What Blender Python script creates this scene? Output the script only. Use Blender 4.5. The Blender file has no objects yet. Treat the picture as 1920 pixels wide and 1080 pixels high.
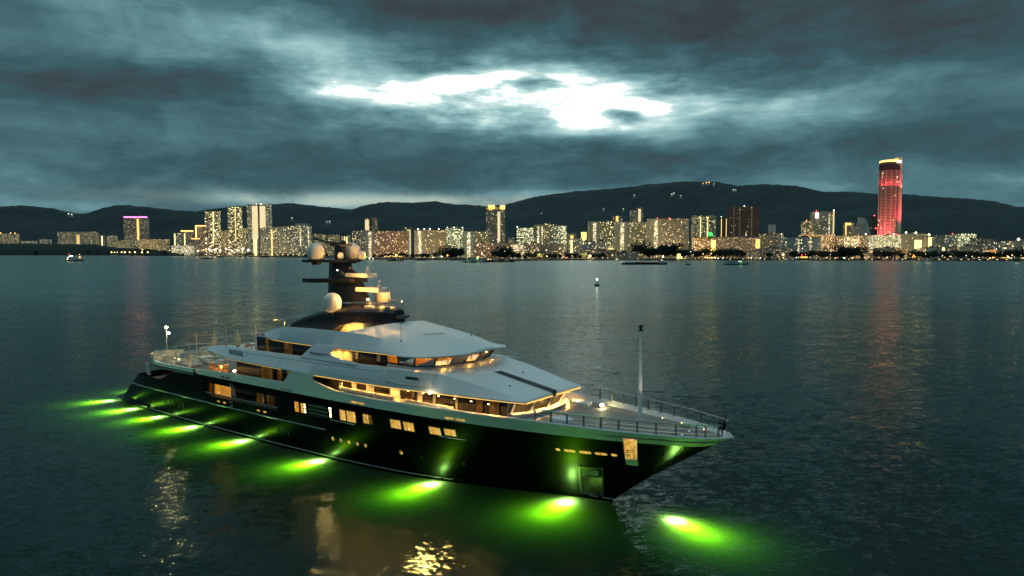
import bpy, bmesh, math, random
from mathutils import Vector, Matrix, noise
R = math.radians
D = bpy.data
C = bpy.context.scene.collection
SC = bpy.context.scene
rnd = random.Random(7)

# ------------------------------------------------------------------ camera
F, HOR, CH = 1300.0, 473.0, 21.31                 # focal length and horizon row for a 1920 px wide frame, eye height
TILT = math.atan((540 - HOR) / F)
cam_d = D.cameras.new('camera'); cam = D.objects.new('camera', cam_d); C.objects.link(cam)
cam_d.sensor_width = 36; cam_d.lens = F / 1920 * 36
cam_d.clip_start = .5; cam_d.clip_end = 60000
cam.location = (0, 0, CH); cam.rotation_euler = (R(90) - TILT, 0, 0)
SC.camera = cam
SC.view_settings.view_transform = 'Standard'; SC.view_settings.look = 'None'
SC.view_settings.exposure = 0; SC.view_settings.gamma = 1
SC.cycles.max_bounces = 6; SC.cycles.diffuse_bounces = 2; SC.cycles.glossy_bounces = 3
SC.cycles.transmission_bounces = 3; SC.cycles.transparent_max_bounces = 6
SC.cycles.sample_clamp_indirect = 6; SC.cycles.sample_clamp_direct = 0
SC.cycles.caustics_reflective = False; SC.cycles.caustics_refractive = False
SC.cycles.use_light_tree = True

def azel(px, row):
    x, y, z = (px - 960) / F, 1.0, (HOR - row) / F
    return math.atan2(x, y), math.atan2(z, math.hypot(x, y))

# ------------------------------------------------------------------ node helper
class NT:
    def __init__(s, tree): s.t = tree; s.n = tree.nodes; s.l = tree.links
    def add(s, typ, **k):
        nd = s.n.new(typ)
        for a, v in k.items(): setattr(nd, a, v)
        return nd
    def put(s, sock, v):
        if isinstance(v, bpy.types.NodeSocket): s.l.new(v, sock)
        elif v is not None:
            if isinstance(v, (tuple, list)) and len(v) == 3 and sock.type == 'RGBA': v = tuple(v) + (1,)
            sock.default_value = v
    def m(s, op, a, b=None, c=None, clamp=False):
        nd = s.add('ShaderNodeMath', operation=op, use_clamp=clamp)
        for i, v in enumerate((a, b, c)):
            if v is not None: s.put(nd.inputs[i], v)
        return nd.outputs[0]
    def v(s, op, a, b=None):
        nd = s.add('ShaderNodeVectorMath', operation=op)
        s.put(nd.inputs[0], a)
        if b is not None: s.put(nd.inputs[1], b)
        return nd.outputs['Value'] if op in ('DOT_PRODUCT', 'LENGTH') else nd.outputs[0]
    def noise(s, vec, scale, detail=3, rough=.5, out=0, dist=0):
        nd = s.add('ShaderNodeTexNoise'); s.put(nd.inputs['Vector'], vec)
        nd.inputs['Scale'].default_value = scale; nd.inputs['Detail'].default_value = detail
        nd.inputs['Roughness'].default_value = rough; nd.inputs['Distortion'].default_value = dist
        return nd.outputs[out]
    def ramp(s, fac, stops, interp='LINEAR'):
        nd = s.add('ShaderNodeValToRGB'); nd.color_ramp.interpolation = interp
        e = nd.color_ramp.elements
        while len(e) < len(stops): e.new(.5)
        for q, (p, c) in zip(e, stops): q.position = p; q.color = (c if isinstance(c, (tuple, list)) else (c, c, c)) + (1,) if not isinstance(c, (int, float)) else (c, c, c, 1)
        s.put(nd.inputs[0], fac); return nd.outputs[0]
    def mix(s, fac, a, b, typ='RGBA', blend='MIX'):
        nd = s.add('ShaderNodeMix', data_type=typ)
        if typ == 'RGBA': nd.blend_type = blend; ia, ib, o = 6, 7, 2
        else: ia, ib, o = 2, 3, 0
        s.put(nd.inputs[0], fac); s.put(nd.inputs[ia], a); s.put(nd.inputs[ib], b)
        return nd.outputs[o]

# ------------------------------------------------------------------ world: dusk overcast with a break in the clouds
world = D.worlds.new('World'); SC.world = world; world.use_nodes = True
w = NT(world.node_tree); w.n.clear()
gen = w.add('ShaderNodeTexCoord').outputs['Generated']
sep = w.add('ShaderNodeSeparateXYZ'); w.l.new(gen, sep.inputs[0])
X, Y, Z = sep.outputs
az = w.m('ARCTAN2', X, Y); el = w.m('ARCSINE', Z)
comb = w.add('ShaderNodeCombineXYZ'); w.l.new(w.m('MULTIPLY', az, 13), comb.inputs[0]); w.l.new(w.m('MULTIPLY', el, 13), comb.inputs[1])
UV = comb.outputs[0]
def stretched(sx, sy, off=0):
    return w.v('ADD', w.v('MULTIPLY', UV, (sx, sy, 1)), (off, off * .7, off * 1.3))
warp = w.v('MULTIPLY', w.v('SUBTRACT', w.noise(stretched(.5, 1.3), 1.0, 3, .5, 1), (.5, .5, .5)), (1.8, .75, 0))
UVW = w.v('ADD', UV, warp)
def st2(sx, sy, off=0):
    return w.v('ADD', w.v('MULTIPLY', UVW, (sx, sy, 1)), (off, off * .7, off * 1.3))
n1 = w.noise(st2(.34, .82, 3.1), 1.0, 5, .55)
n2 = w.noise(st2(1.05, 2.3, 8.7), 1.0, 7, .62)
n4 = w.noise(stretched(1.1, 4.2, 12.3), 1.0, 7, .6)
n3 = w.noise(stretched(.25, 3.2, 5.2), 1.0, 4, .55)
lum = w.m('ADD', w.m('MULTIPLY', w.m('SUBTRACT', n1, .5), .64), .405)
lum = w.m('ADD', lum, w.m('MULTIPLY', w.m('SUBTRACT', n2, .5), .34))
lum = w.m('ADD', lum, w.m('MULTIPLY', w.m('SUBTRACT', n3, .5), .16))
def blob(px, row, sx, sy, amp, warped=True):
    global lum
    a, e = azel(px, row)
    d = w.v('MULTIPLY', w.v('SUBTRACT', UVW if warped else UV, (a * 13, e * 13, 0)), (100 / sx, 100 / sy, 0))
    g = w.m('POWER', 2.718, w.m('MULTIPLY', w.v('DOT_PRODUCT', d, d), -.5))
    lum = w.m('MULTIPLY_ADD', g, amp, lum)
for b in [(760, 183, 115, 15, .42), (1120, 196, 150, 24, .10), (900, 158, 120, 12, .33), (1060, 180, 110, 16, .24), (1200, 203, 75, 17, .22), (1000, 208, 110, 9, .14), (500, 60, 60, 30, .10), (330, 100, 120, 30, .08), (1000, 60, 120, 14, .07),
          (1130, 228, 110, 14, .30), (1180, 216, 32, 7, -.5), (985, 172, 40, 8, -.35), (1060, 130, 90, 22, .12),
          (940, 185, 330, 60, .23), (250, 40, 140, 40, .12), (560, 70, 120, 50, .16), (640, 165, 70, 14, .14), (400, 230, 200, 30, .07), (1700, 130, 200, 60, .06), (620, 130, 60, 35, .14), (120, 230, 150, 35, .10),
          (1560, 180, 170, 40, .10), (1430, 225, 160, 28, .13), (1640, 330, 260, 40, .05), (60, 90, 160, 60, -.06),
          (150, 160, 180, 45, -.12), (420, 170, 160, 50, -.15), (800, 20, 230, 40, -.22), (1350, 40, 380, 70, -.18), (1750, 70, 260, 90, -.12),
          (450, 290, 320, 50, -.08), (760, 290, 300, 38, -.10), (1150, 300, 350, 32, -.12), (1350, 150, 90, 40, -.12), (1850, 260, 200, 60, -.08)]:
    blob(*b)
for b in [(760, 376, 190, 8, .30), (1020, 362, 120, 6, .16), (600, 383, 60, 7, .18), (440, 376, 50, 7, .12), (150, 388, 70, 8, .12)]:
    blob(*b, warped=False)
a_, e_ = azel(1000, 185)
dd_ = w.v('MULTIPLY', w.v('SUBTRACT', UV, (a_ * 13, e_ * 13, 0)), (100 / 330, 100 / 60, 0))
lum = w.m('ADD', lum, w.m('MULTIPLY', w.m('MULTIPLY', w.m('SUBTRACT', n4, .5), .95), w.m('POWER', 2.718, w.m('MULTIPLY', w.v('DOT_PRODUCT', dd_, dd_), -.5))))
up = w.m('MULTIPLY', w.m('SUBTRACT', el, .80), 2.0, clamp=True)  # sky overhead, out of view, brightened to light the white decks
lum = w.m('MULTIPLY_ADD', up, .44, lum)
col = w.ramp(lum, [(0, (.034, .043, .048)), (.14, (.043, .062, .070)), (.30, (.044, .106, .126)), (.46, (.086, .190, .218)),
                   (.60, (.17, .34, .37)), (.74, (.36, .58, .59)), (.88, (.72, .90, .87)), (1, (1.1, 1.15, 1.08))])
wa, we = azel(780, 380)
wd = w.v('MULTIPLY', w.v('SUBTRACT', UV, (wa * 13, we * 13, 0)), (100 / 260, 100 / 9, 0))
col = w.mix(w.m('MULTIPLY', w.m('POWER', 2.718, w.m('MULTIPLY', w.v('DOT_PRODUCT', wd, wd), -.5)), w.m('MULTIPLY_ADD', n2, 2.2, -.5, clamp=True)), col, (.46, .50, .40))
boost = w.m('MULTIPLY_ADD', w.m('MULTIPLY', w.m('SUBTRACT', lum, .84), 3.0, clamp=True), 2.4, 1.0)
col = w.v('MULTIPLY', col, w.add('ShaderNodeCombineXYZ').outputs[0]) if False else w.mix(1.0, col, (1, 1, 1), blend='MULTIPLY')
below = w.m('MULTIPLY', w.m('ADD', Z, .004), 200, clamp=True)
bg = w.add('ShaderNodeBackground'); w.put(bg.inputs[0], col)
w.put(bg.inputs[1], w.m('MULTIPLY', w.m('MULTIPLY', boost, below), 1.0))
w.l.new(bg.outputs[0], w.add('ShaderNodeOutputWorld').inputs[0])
world.cycles.sampling_method = 'MANUAL'; world.cycles.sample_map_resolution = 1024

# the last of the daylight, very soft, from the break in the clouds overhead
sd = D.lights.new('daylight', 'SUN'); sd.energy = .12; sd.angle = R(60); sd.color = (.72, .92, 1)
so = D.objects.new('daylight', sd); C.objects.link(so); so.rotation_euler = (R(-18), R(8), 0)

# ------------------------------------------------------------------ materials
MATS = {}
def pm(name, col, rough=.5, metal=0, emis=None, es=0, spec=.5, coat=0):
    if name in MATS: return MATS[name]
    m = D.materials.new(name); m.use_nodes = True; b = m.node_tree.nodes['Principled BSDF']
    b.inputs['Base Color'].default_value = tuple(col) + (1,); b.inputs['Roughness'].default_value = rough
    b.inputs['Metallic'].default_value = metal; b.inputs['Specular IOR Level'].default_value = spec
    b.inputs['Coat Weight'].default_value = coat
    if emis: b.inputs['Emission Color'].default_value = tuple(emis) + (1,); b.inputs['Emission Strength'].default_value = es
    MATS[name] = m; return m
def noisy(name, col, amt=.12, scale=1.2, rough=.5, **k):
    """painted or worn surface: base colour and gloss drift a little with object-space noise"""
    if name in MATS: return MATS[name]
    m = pm(name, col, rough, **k); t = NT(m.node_tree); b = m.node_tree.nodes['Principled BSDF']
    tc = t.add('ShaderNodeTexCoord').outputs['Object']
    n = t.noise(tc, scale, 5, .6)
    t.put(b.inputs['Base Color'], t.mix(n, tuple(c * (1 - amt) for c in col) , tuple(min(1, c * (1 + amt)) for c in col)))
    t.put(b.inputs['Roughness'], t.m('MULTIPLY_ADD', t.noise(tc, scale * 3, 3), rough * .12, rough * .94))
    return m
WHITE = noisy('white_paint', (.80, .81, .82), .02, .25, .34)
HULLM = noisy('dark_hull_paint', (.0022, .0026, .003), .2, .3, .10, spec=.16)
MASTM = noisy('dark_mast_paint', (.012, .013, .018), .2, .8, .3)
DOME = noisy('radome_shell', (.80, .78, .74), .04, 1.5, .4)
STEEL = pm('polished_steel', (.62, .60, .56), .22, 1)
GREYM = pm('grey_fitting', (.22, .23, .24), .4)
CUSH = noisy('cream_cushion', (.72, .66, .55), .08, 3, .85)
CANV = noisy('cream_canvas', (.74, .64, .42), .12, 4, .8)
CEIL = pm('ceiling_panel', (.80, .66, .42), .45)
GLASSD = noisy('dark_window_glass', (.012, .012, .012), .3, .6, .06, spec=.9)
BLACK = pm('black_rubber', (.01, .01, .01), .5)
WOODW = noisy('wood_panel', (.30, .15, .05), .3, 3, .4)
LAMPW = pm('lamp_warm', (1, .8, .5), .5, emis=(1, .62, .22), es=14)
LAMPH = pm('lamp_flood', (1, .9, .6), .5, emis=(1, .80, .32), es=120)
LAMPS = pm('lamp_small', (1, .9, .6), .5, emis=(1, .85, .62), es=40)
LENSG = pm('underwater_lens', (.6, 1, .3), .3, emis=(.5, 1, .1), es=6)

def teak():
    m = D.materials.new('teak_planks'); m.use_nodes = True; t = NT(m.node_tree); b = m.node_tree.nodes['Principled BSDF']
    tc = t.add('ShaderNodeTexCoord').outputs['Object']
    s = t.add('ShaderNodeSeparateXYZ'); t.l.new(tc, s.inputs[0])
    f = t.m('FRACT', t.m('MULTIPLY', s.outputs[1], 4.0))
    seam = t.m('LESS_THAN', f, .1)
    n = t.noise(t.v('MULTIPLY', tc, (1, 12, 1)), 1.4, 4)
    c = t.mix(n, (.24, .205, .175), (.34, .295, .25)); c = t.mix(t.m('MULTIPLY', seam, .7), c, (.03, .025, .02))
    t.put(b.inputs['Base Color'], c); b.inputs['Roughness'].default_value = .6
    return m
TEAK = teak()

def lit_window(name, base, strength, scale=1.6, dark=.25):
    """a lit room behind glass: curtains, furniture and lamps read as uneven bands"""
    m = D.materials.new(name); m.use_nodes = True; t = NT(m.node_tree); b = m.node_tree.nodes['Principled BSDF']
    tc = t.add('ShaderNodeTexCoord').outputs['Object']
    cur = t.noise(t.v('MULTIPLY', tc, (1, 1, .12)), scale * 2.2, 2, .5)
    blk = t.add('ShaderNodeTexVoronoi'); blk.inputs['Scale'].default_value = scale; t.l.new(tc, blk.inputs['Vector'])
    v = t.m('MULTIPLY', t.ramp(cur, [(.3, .45), (.6, 1)]), t.ramp(t.add('ShaderNodeSeparateColor').outputs[0] if False else blk.outputs['Distance'], [(.0, 1), (.75, 1 - dark)]))
    spot = t.ramp(t.noise(tc, scale * 3.1, 1), [(.66, 0.0), (.75, 1.0)])
    e = t.m('MULTIPLY', t.m('ADD', v, t.m('MULTIPLY', spot, .9)), strength)
    t.put(b.inputs['Emission Color'], t.mix(spot, tuple(base), (1, .75, .35))); t.put(b.inputs['Emission Strength'], e)
    b.inputs['Base Color'].default_value = (.05, .03, .01, 1); b.inputs['Roughness'].default_value = .08
    return m
WIN = lit_window('lit_window', (1, .55, .10), .95)
WINDIM = lit_window('dim_window', (.8, .38, .07), .16, .9, .8)
WINDEEP = lit_window('deep_amber_window', (1, .42, .05), .75, .8)

def thin_glass():
    m = D.materials.new('clear_pane'); m.use_nodes = True; t = NT(m.node_tree); t.n.clear()
    g = t.add('ShaderNodeBsdfGlossy'); g.inputs['Roughness'].default_value = .03
    tr = t.add('ShaderNodeBsdfTransparent'); tr.inputs[0].default_value = (.88, .86, .80, 1)
    fr = t.add('ShaderNodeFresnel'); mx = t.add('ShaderNodeMixShader')
    t.l.new(fr.outputs[0], mx.inputs[0]); t.l.new(tr.outputs[0], mx.inputs[1]); t.l.new(g.outputs[0], mx.inputs[2])
    t.l.new(mx.outputs[0], t.add('ShaderNodeOutputMaterial').inputs[0]); return m
PANE = thin_glass()

# ------------------------------------------------------------------ mesh builder
class MB:
    def __init__(s): s.v = []; s.f = []; s.uv = []; s.usuv = False
    def quad(s, *p, uv=None):
        i = len(s.v); s.v.extend(tuple(q) for q in p); s.f.append(tuple(range(i, i + len(p))))
        s.uv.append(uv); s.usuv |= uv is not None
    def box(s, x0, x1, y0, y1, z0, z1, uvs=None, M=None):
        P = [(x0, y0), (x1, y0), (x1, y1), (x0, y1)]
        i = len(s.v)
        vs = [(x, y, z0) for x, y in P] + [(x, y, z1) for x, y in P]
        if M: vs = [tuple(M @ Vector(q)) for q in vs]
        s.v.extend(vs)
        fs = [(0, 3, 2, 1), (4, 5, 6, 7), (0, 1, 5, 4), (1, 2, 6, 5), (2, 3, 7, 6), (3, 0, 4, 7)]
        for k, f in enumerate(fs):
            s.f.append(tuple(i + a for a in f))
            if uvs:
                s.usuv = True
                if k < 2: s.uv.append([(0, 0)] * 4)
                else:
                    L = (abs(x1 - x0) if k in (2, 4) else abs(y1 - y0)) / uvs[0]; Hh = (z1 - z0) / uvs[1]
                    o = k * 37
                    s.uv.append([(o, 0), (o + L, 0), (o + L, Hh), (o, Hh)])
            else: s.uv.append(None)
        return s
    def grid(s, rows, closed=False):
        """rows: list of equal-length point lists"""
        i = len(s.v); n = len(rows[0])
        for r in rows: s.v.extend(tuple(p) for p in r)
        for a in range(len(rows) - 1):
            for b in range(n - (0 if closed else 1)):
                b2 = (b + 1) % n
                s.f.append((i + a * n + b, i + a * n + b2, i + (a + 1) * n + b2, i + (a + 1) * n + b)); s.uv.append(None)
        return s
    def ngon(s, pts): s.quad(*pts); return s
    def prism(s, poly, z0, z1, M=None):
        """poly: plan outline; extruded in z"""
        a = [Vector((x, y, z0)) for x, y in poly]; b = [Vector((x, y, z1)) for x, y in poly]
        if M: a = [M @ q for q in a]; b = [M @ q for q in b]
        n = len(a); s.quad(*reversed(a)); s.quad(*b)
        for k in range(n): s.quad(a[k], a[(k + 1) % n], b[(k + 1) % n], b[k])
        return s
    def xz(s, poly, y0, y1):
        """side profile in x-z extruded across y"""
        a = [(x, y0, z) for x, z in poly]; b = [(x, y1, z) for x, z in poly]; n = len(a)
        s.quad(*a); s.quad(*reversed(b))
        for k in range(n): s.quad(a[k], b[k], b[(k + 1) % n], a[(k + 1) % n])
        return s
    def tube(s, pts, r, n=6, r2=None):
        pts = [Vector(p) for p in pts]; rows = []
        for k, p in enumerate(pts):
            t = (pts[min(k + 1, len(pts) - 1)] - pts[max(k - 1, 0)]).normalized()
            u = t.cross(Vector((0, 0, 1)));
            if u.length < .05: u = t.cross(Vector((1, 0, 0)))
            u.normalize(); v_ = t.cross(u)
            rr = r if r2 is None else r + (r2 - r) * k / (len(pts) - 1)
            rows.append([p + (u * math.cos(a) + v_ * math.sin(a)) * rr for a in [2 * math.pi * q / n for q in range(n)]])
        s.grid(rows, True); s.quad(*reversed(rows[0])); s.quad(*rows[-1]); return s
    def lathe(s, prof, c=(0, 0, 0), n=16, sx=1, sy=1):
        rows = [[(c[0] + r * sx * math.cos(2 * math.pi * k / n), c[1] + r * sy * math.sin(2 * math.pi * k / n), c[2] + z) for k in range(n)] for r, z in prof]
        s.grid(rows, True)
        if prof[0][0] > 1e-6: s.quad(*reversed(rows[0]))
        if prof[-1][0] > 1e-6: s.quad(*rows[-1])
        return s
    def build(s, name, mat, parent=None, smooth=False, bevel=0, mats=None, solid=0):
        me = D.meshes.new(name); me.from_pydata([tuple(q) for q in s.v], [], s.f)
        if s.usuv:
            ul = me.uv_layers.new(name='UVMap'); k = 0
            for f, uv in zip(s.f, s.uv):
                for j in range(len(f)):
                    if uv: ul.data[k].uv = uv[j]
                    k += 1
        bm = bmesh.new(); bm.from_mesh(me)
        bmesh.ops.remove_doubles(bm, verts=bm.verts, dist=.0005)
        bmesh.ops.recalc_face_normals(bm, faces=bm.faces); bm.to_mesh(me); bm.free()
        if smooth:
            for p in me.polygons: p.use_smooth = True
            try: me.set_sharp_from_angle(angle=R(35))
            except Exception: pass
        me.materials.append(mat)
        o = D.objects.new(name, me); C.objects.link(o)
        if parent: o.parent = parent
        if bevel:
            b = o.modifiers.new('bevel', 'BEVEL'); b.width = bevel; b.segments = 2; b.limit_method = 'ANGLE'
        if solid:
            b = o.modifiers.new('solid', 'SOLIDIFY'); b.thickness = solid; b.offset = 0
        return o
def tag(o, label=None, cat=None, group=None, kind=None):
    if label: o['label'] = label
    if cat: o['category'] = cat
    if group: o['group'] = group
    if kind: o['kind'] = kind
    return o
def empty(name, loc=(0, 0, 0), rz=0):
    o = D.objects.new(name, None); C.objects.link(o); o.location = loc; o.rotation_euler = (0, 0, rz); o.empty_display_size = .5
    return o
def copy_tree(o, parent=None):
    c = o.copy(); C.objects.link(c); c.parent = parent
    for ch in [q for q in D.objects if q.parent == o]: copy_tree(ch, c)
    return c
def light(name, typ, loc, energy, color, parent=None, rot=None, look=None, **k):
    l = D.lights.new(name, typ); l.energy = energy; l.color = color
    for a, v in k.items(): setattr(l, a, v)
    o = D.objects.new(name, l); C.objects.link(o); o.location = loc
    if look: o.rotation_euler = Vector(look).to_track_quat('-Z', 'Y').to_euler()
    if rot: o.rotation_euler = rot
    if parent: o.parent = parent
    return o
def lerp(x, xs, ys):
    if x <= xs[0]: return ys[0]
    for k in range(1, len(xs)):
        if x <= xs[k]: return ys[k - 1] + (ys[k] - ys[k - 1]) * (x - xs[k - 1]) / (xs[k] - xs[k - 1])
    return ys[-1]
def frange(a, b, n): return [a + (b - a) * k / (n - 1) for k in range(n)]
def gp(px, row):
    """point of the sea surface seen at a picture position"""
    d = CH * F / (row - HOR); return (px - 960) / F * d, d
def lat(px, d): return (px - 960) / F * d
def hz(row, d): return CH + (HOR - row) / F * d
WARM = (1, .50, .11)


# ================================================================== THE SETTING
def water_mat():
    m = D.materials.new('sea_water'); m.use_nodes = True; t = NT(m.node_tree); t.n.clear()
    tc = t.add('ShaderNodeTexCoord').outputs['Object']
    # wave slopes straight from noise at four sizes of wave, so far water keeps its roughness instead of turning to a mirror
    big = t.noise(t.v('MULTIPLY', tc, (.12, 1.0, 1)), .012, 3, .5)
    patch = t.ramp(t.noise(t.v('MULTIPLY', tc, (.3, 1.0, 1)), .02, 4, .6), [(.3, .85), (.7, 1.35)])
    acc = None
    for scale, amp, det, sx_ in ((.05, .07, 2, .8), (.26, .14, 3, .8), (1.1, .36, 3, .7), (3.2, .36, 2, .75), (9.0, .26, 1, .8)):
        q = t.v('MULTIPLY', t.v('SUBTRACT', t.noise(t.v('MULTIPLY', tc, (sx_, 1.15, 1)), scale, det, .55, 1, .3), (.5, .5, .5)), (amp, amp, 0))
        acc = q if acc is None else t.v('ADD', acc, q)
    sc_ = t.add('ShaderNodeVectorMath', operation='SCALE'); t.l.new(acc, sc_.inputs[0]); t.l.new(patch, sc_.inputs['Scale'])
    N = t.v('NORMALIZE', t.v('ADD', sc_.outputs[0], (0, 0, 1)))
    fr = t.add('ShaderNodeFresnel'); fr.inputs[0].default_value = 1.33; t.l.new(N, fr.inputs[1])
    gl = t.add('ShaderNodeBsdfGlossy'); gl.inputs['Color'].default_value = (.76, .84, .80, 1); t.l.new(N, gl.inputs['Normal'])
    sy_ = t.add('ShaderNodeSeparateXYZ'); t.l.new(tc, sy_.inputs[0])      # sheltered anchorage near the yacht, wind-roughened fairway beyond
    off = t.m('MULTIPLY', t.m('SUBTRACT', sy_.outputs[1], 95), .0035, clamp=True)
    t.put(gl.inputs['Roughness'], t.m('MULTIPLY_ADD', big, .06, t.m('MULTIPLY_ADD', off, .13, .065)))
    tr = t.add('ShaderNodeBsdfTranslucent'); tr.inputs[0].default_value = (.55, .6, .45, 1)
    df = t.add('ShaderNodeBsdfDiffuse'); df.inputs[0].default_value = (.008, .015, .014, 1)
    ad = t.add('ShaderNodeAddShader'); t.l.new(tr.outputs[0], ad.inputs[0]); t.l.new(df.outputs[0], ad.inputs[1])
    mx = t.add('ShaderNodeMixShader'); t.l.new(t.m('MULTIPLY', fr.outputs[0], .92), mx.inputs[0]); t.l.new(ad.outputs[0], mx.inputs[1]); t.l.new(gl.outputs[0], mx.inputs[2])
    t.l.new(mx.outputs[0], t.add('ShaderNodeOutputMaterial').inputs[0]); return m
wmb = MB()
xs = [-30000, -9000, -3000, -1000, -300, 0, 300, 1000, 3000, 9000, 30000]; ys = [-400, -60, 40, 150, 400, 1000, 2500, 7000, 30000]
wmb.grid([[(x, y, 0) for x in xs] for y in ys])
tag(wmb.build('water', water_mat()), kind='structure')
tag(MB().grid([[(x, y, -14) for x in (-30000, 30000)] for y in (-400, 30000)]).build('seabed', pm('seabed_mud', (.01, .014, .01), .9)), kind='structure')

# shoreline, read off as picture column -> sea row
SHORE = [(-500, 478.5), (0, 478.5), (180, 478.7), (330, 480), (480, 481.5), (600, 484), (700, 486.5), (850, 487.5), (960, 489.6), (1000, 488.2), (1150, 487), (1400, 487.4), (1650, 488), (1920, 489), (2500, 489)]
def shore_d(px): return CH * F / (lerp(px, [p for p, _ in SHORE], [r for _, r in SHORE]) - HOR)
GROUND = noisy('town_ground', (.035, .036, .032), .3, .02, .9)
gm = MB(); rows = []
cols = [-500 + 25 * k for k in range(121)]
for k in range(7):
    r = []
    for px in cols:
        d0 = shore_d(px); d = [d0, d0 + 1, d0 + 12, d0 + 120, d0 + 600, 6500, 9000][k]; d = max(d, d0 + k) if k < 5 else max(d, d0 + 700 * (k - 3))
        z = [-1.5, .8, 1.6, 2.4, 3, 4, 4][k]
        r.append((lat(px, d), d, z))
    rows.append(r)
tag(gm.grid(rows).build('ground', GROUND), kind='structure')

# low dark headland on the left
hm_ = MB(); rows = []
for k, (dd_, f_) in enumerate([(3, 0), (25, .28), (90, .62), (170, .9), (230, 1), (330, .9), (520, 0)]):
    r = []
    for q in range(86):
        px = -500 + 10 * q; d = shore_d(px) + dd_ * (1 if px < 250 else .5)
        top = hz(lerp(px, [-500, 60, 180, 215, 300, 350], [457, 456.5, 458, 464, 468, 479]), d)
        r.append((lat(px, d), d, max(-1, top * f_ + (noise.noise(Vector((px * .08, dd_ * .03, 0))) * 5 * f_))))
    rows.append(r)
tag(hm_.grid(rows).build('headland', pm('headland_scrub', (.018, .026, .022), .95), smooth=True), kind='structure')

# wooded hills behind the town
RIDGE = [(-600, 392), (-200, 386), (0, 388), (50, 386), (100, 391), (130, 398), (160, 402), (200, 390), (225, 384.5), (280, 389), (330, 395), (370, 397), (400, 393), (450, 388), (510, 384),
         (545, 381.5), (600, 388), (660, 393.5), (690, 384), (720, 380), (780, 381), (815, 378.5), (850, 384), (885, 385), (915, 388.5), (960, 382), (1000, 371), (1040, 364), (1080, 360),
         (1150, 355), (1220, 347), (1280, 341.5), (1340, 342), (1380, 350), (1430, 347), (1490, 350), (1540, 361), (1600, 361), (1640, 365), (1700, 366), (1760, 371), (1820, 374), (1860, 379), (1900, 388), (1960, 394), (2300, 420), (2600, 440)]
RX = [p for p, _ in RIDGE]; RY = [r for _, r in RIDGE]
def sstep(a, b, x): t = max(0, min(1, (x - a) / (b - a))); return t * t * (3 - 2 * t)
hmb = MB(); hr = []
hd = [3600 + 85 * k for k in range(29)] + [6100, 6400, 7000, 8500]
for d in hd:
    r = []
    for k in range(521):
        px = -500 + k * 5.8
        dd = d + 1300 * sstep(720, 560, px) + 2300 * sstep(420, 200, px)
        base = (HOR - lerp(px, RX, RY)) / F
        t = (d - 3600) / 2400
        q = sstep(-.12, 1.0, t) if d <= 6000 else 1 - (d - 6000) / 2600
        sub = sstep(-.1, .42, t) * (1 - sstep(.42, .62, t) * .45) * .72 * sstep(1180, 1480, px)
        nz = noise.fractal(Vector((px * .012, d * .0022, 1.3)), 1.0, 2.1, 5)
        q = max(q, sub) + nz * .11 * (1 - sstep(.75, 1, t)) * (1 if d <= 6000 else .3)
        jag = noise.fractal(Vector((px * .12, d * .02, 4)), .8, 2.2, 3) * .0011
        h = max(0, (base * min(q, 1) + jag * q)) * dd + CH * q
        r.append((lat(px, dd), dd, h + 2.5))
    hr.append(r)
FOREST = noisy('forest_hillside', (.022, .040, .046), .8, .03, .95)
tag(hmb.grid(hr).build('hills', FOREST, smooth=True), kind='structure')

# ================================================================== THE YACHT (local axes: x towards the bow, y to port, z up)
SX0, SY0, YAW = -56.69, 107.01, R(-36.8)
ship = empty('motor_yacht', (SX0, SY0, 0), YAW)
tag(ship, 'long dark-hulled motor yacht with white superstructure, lit decks and green underwater lights', 'yacht')
MSH = Matrix.Translation((SX0, SY0, 0)) @ Matrix.Rotation(YAW, 4, 'Z')
def P(mb, name, mat, par=None, **k): return mb.build(name, mat, par or ship, **k)

STZ = [-1.5, .3, 1.47, 2.73, 4.5, 6.11, 6.94, 7.35, 9]; STX = [80.0, 81.7, 83.1, 84.75, 87.4, 89.8, 91.3, 91.9, 93]
WLD = [0, 2.5, 4.7, 9, 13, 17.3, 22.6, 28.4, 39, 55, 72, 79]; WLY = [0, .5, 1.2, 2.75, 3.95, 5.2, 5.95, 6.5, 6.9, 7.1, 6.75, 6.1]
DKD = [0, .5, 1.2, 2.5, 4.5, 7.5, 10.5, 13.5, 16.5, 21.5, 29.5, 41.5, 75, 82, 89]; DKY = [0, .9, 1.5, 2.2, 3.05, 4.05, 4.75, 5.35, 5.85, 6.5, 7.05, 7.25, 7.25, 7.2, 6.6]
def HW(x, z):
    d = max(lerp(z, STZ, STX) - x, 0); s = max(0, min(1, z / 7.2)) ** 1.3
    return lerp(d, WLD, WLY) * (1 - s) + lerp(d, DKD, DKY) * s
def smoothtab(fn, x, h=1.2): return sum(fn(x + h * k / 2) for k in (-2, -1, 0, 1, 2)) / 5
def HX(x0, z):
    """station x0 -> real x at height z (raked stem and transom)"""
    if x0 > 76: return 76 + (x0 - 76) / 15.5 * (lerp(z, STZ, STX) - 76)
    if x0 < 20: xa = lerp(z, [-1.5, .7, 3.3, 4.65, 7], [5.4, 5.8, 9.4, 11.6, 13]); return xa + (x0 - 3) / 17 * (20 - xa)
    return x0
def HP(x0, z, side, off=0):
    x = HX(x0, z); y = smoothtab(lambda q: HW(min(q, lerp(z, STZ, STX)), z), x, 2.4) if x0 < 88 else HW(x, z)
    if x0 > 91.4: y = 0.02
    if x0 < 8: y *= 1 - .035 * (8 - x0) / 5
    return (x, side * (y + off), z)
STN = frange(3, 28, 21) + [29.1, 31, 33.05, 35, 37, 39, 41, 43, 44.2] + frange(45.4, 76, 24) + frange(77, 91.5, 24)
def TOP(x): return lerp(x, [17.6, 19.2, 21, 23.5, 27, 92], [4.65, 5.1, 5.7, 6.12, 6.36, 6.42])
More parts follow.
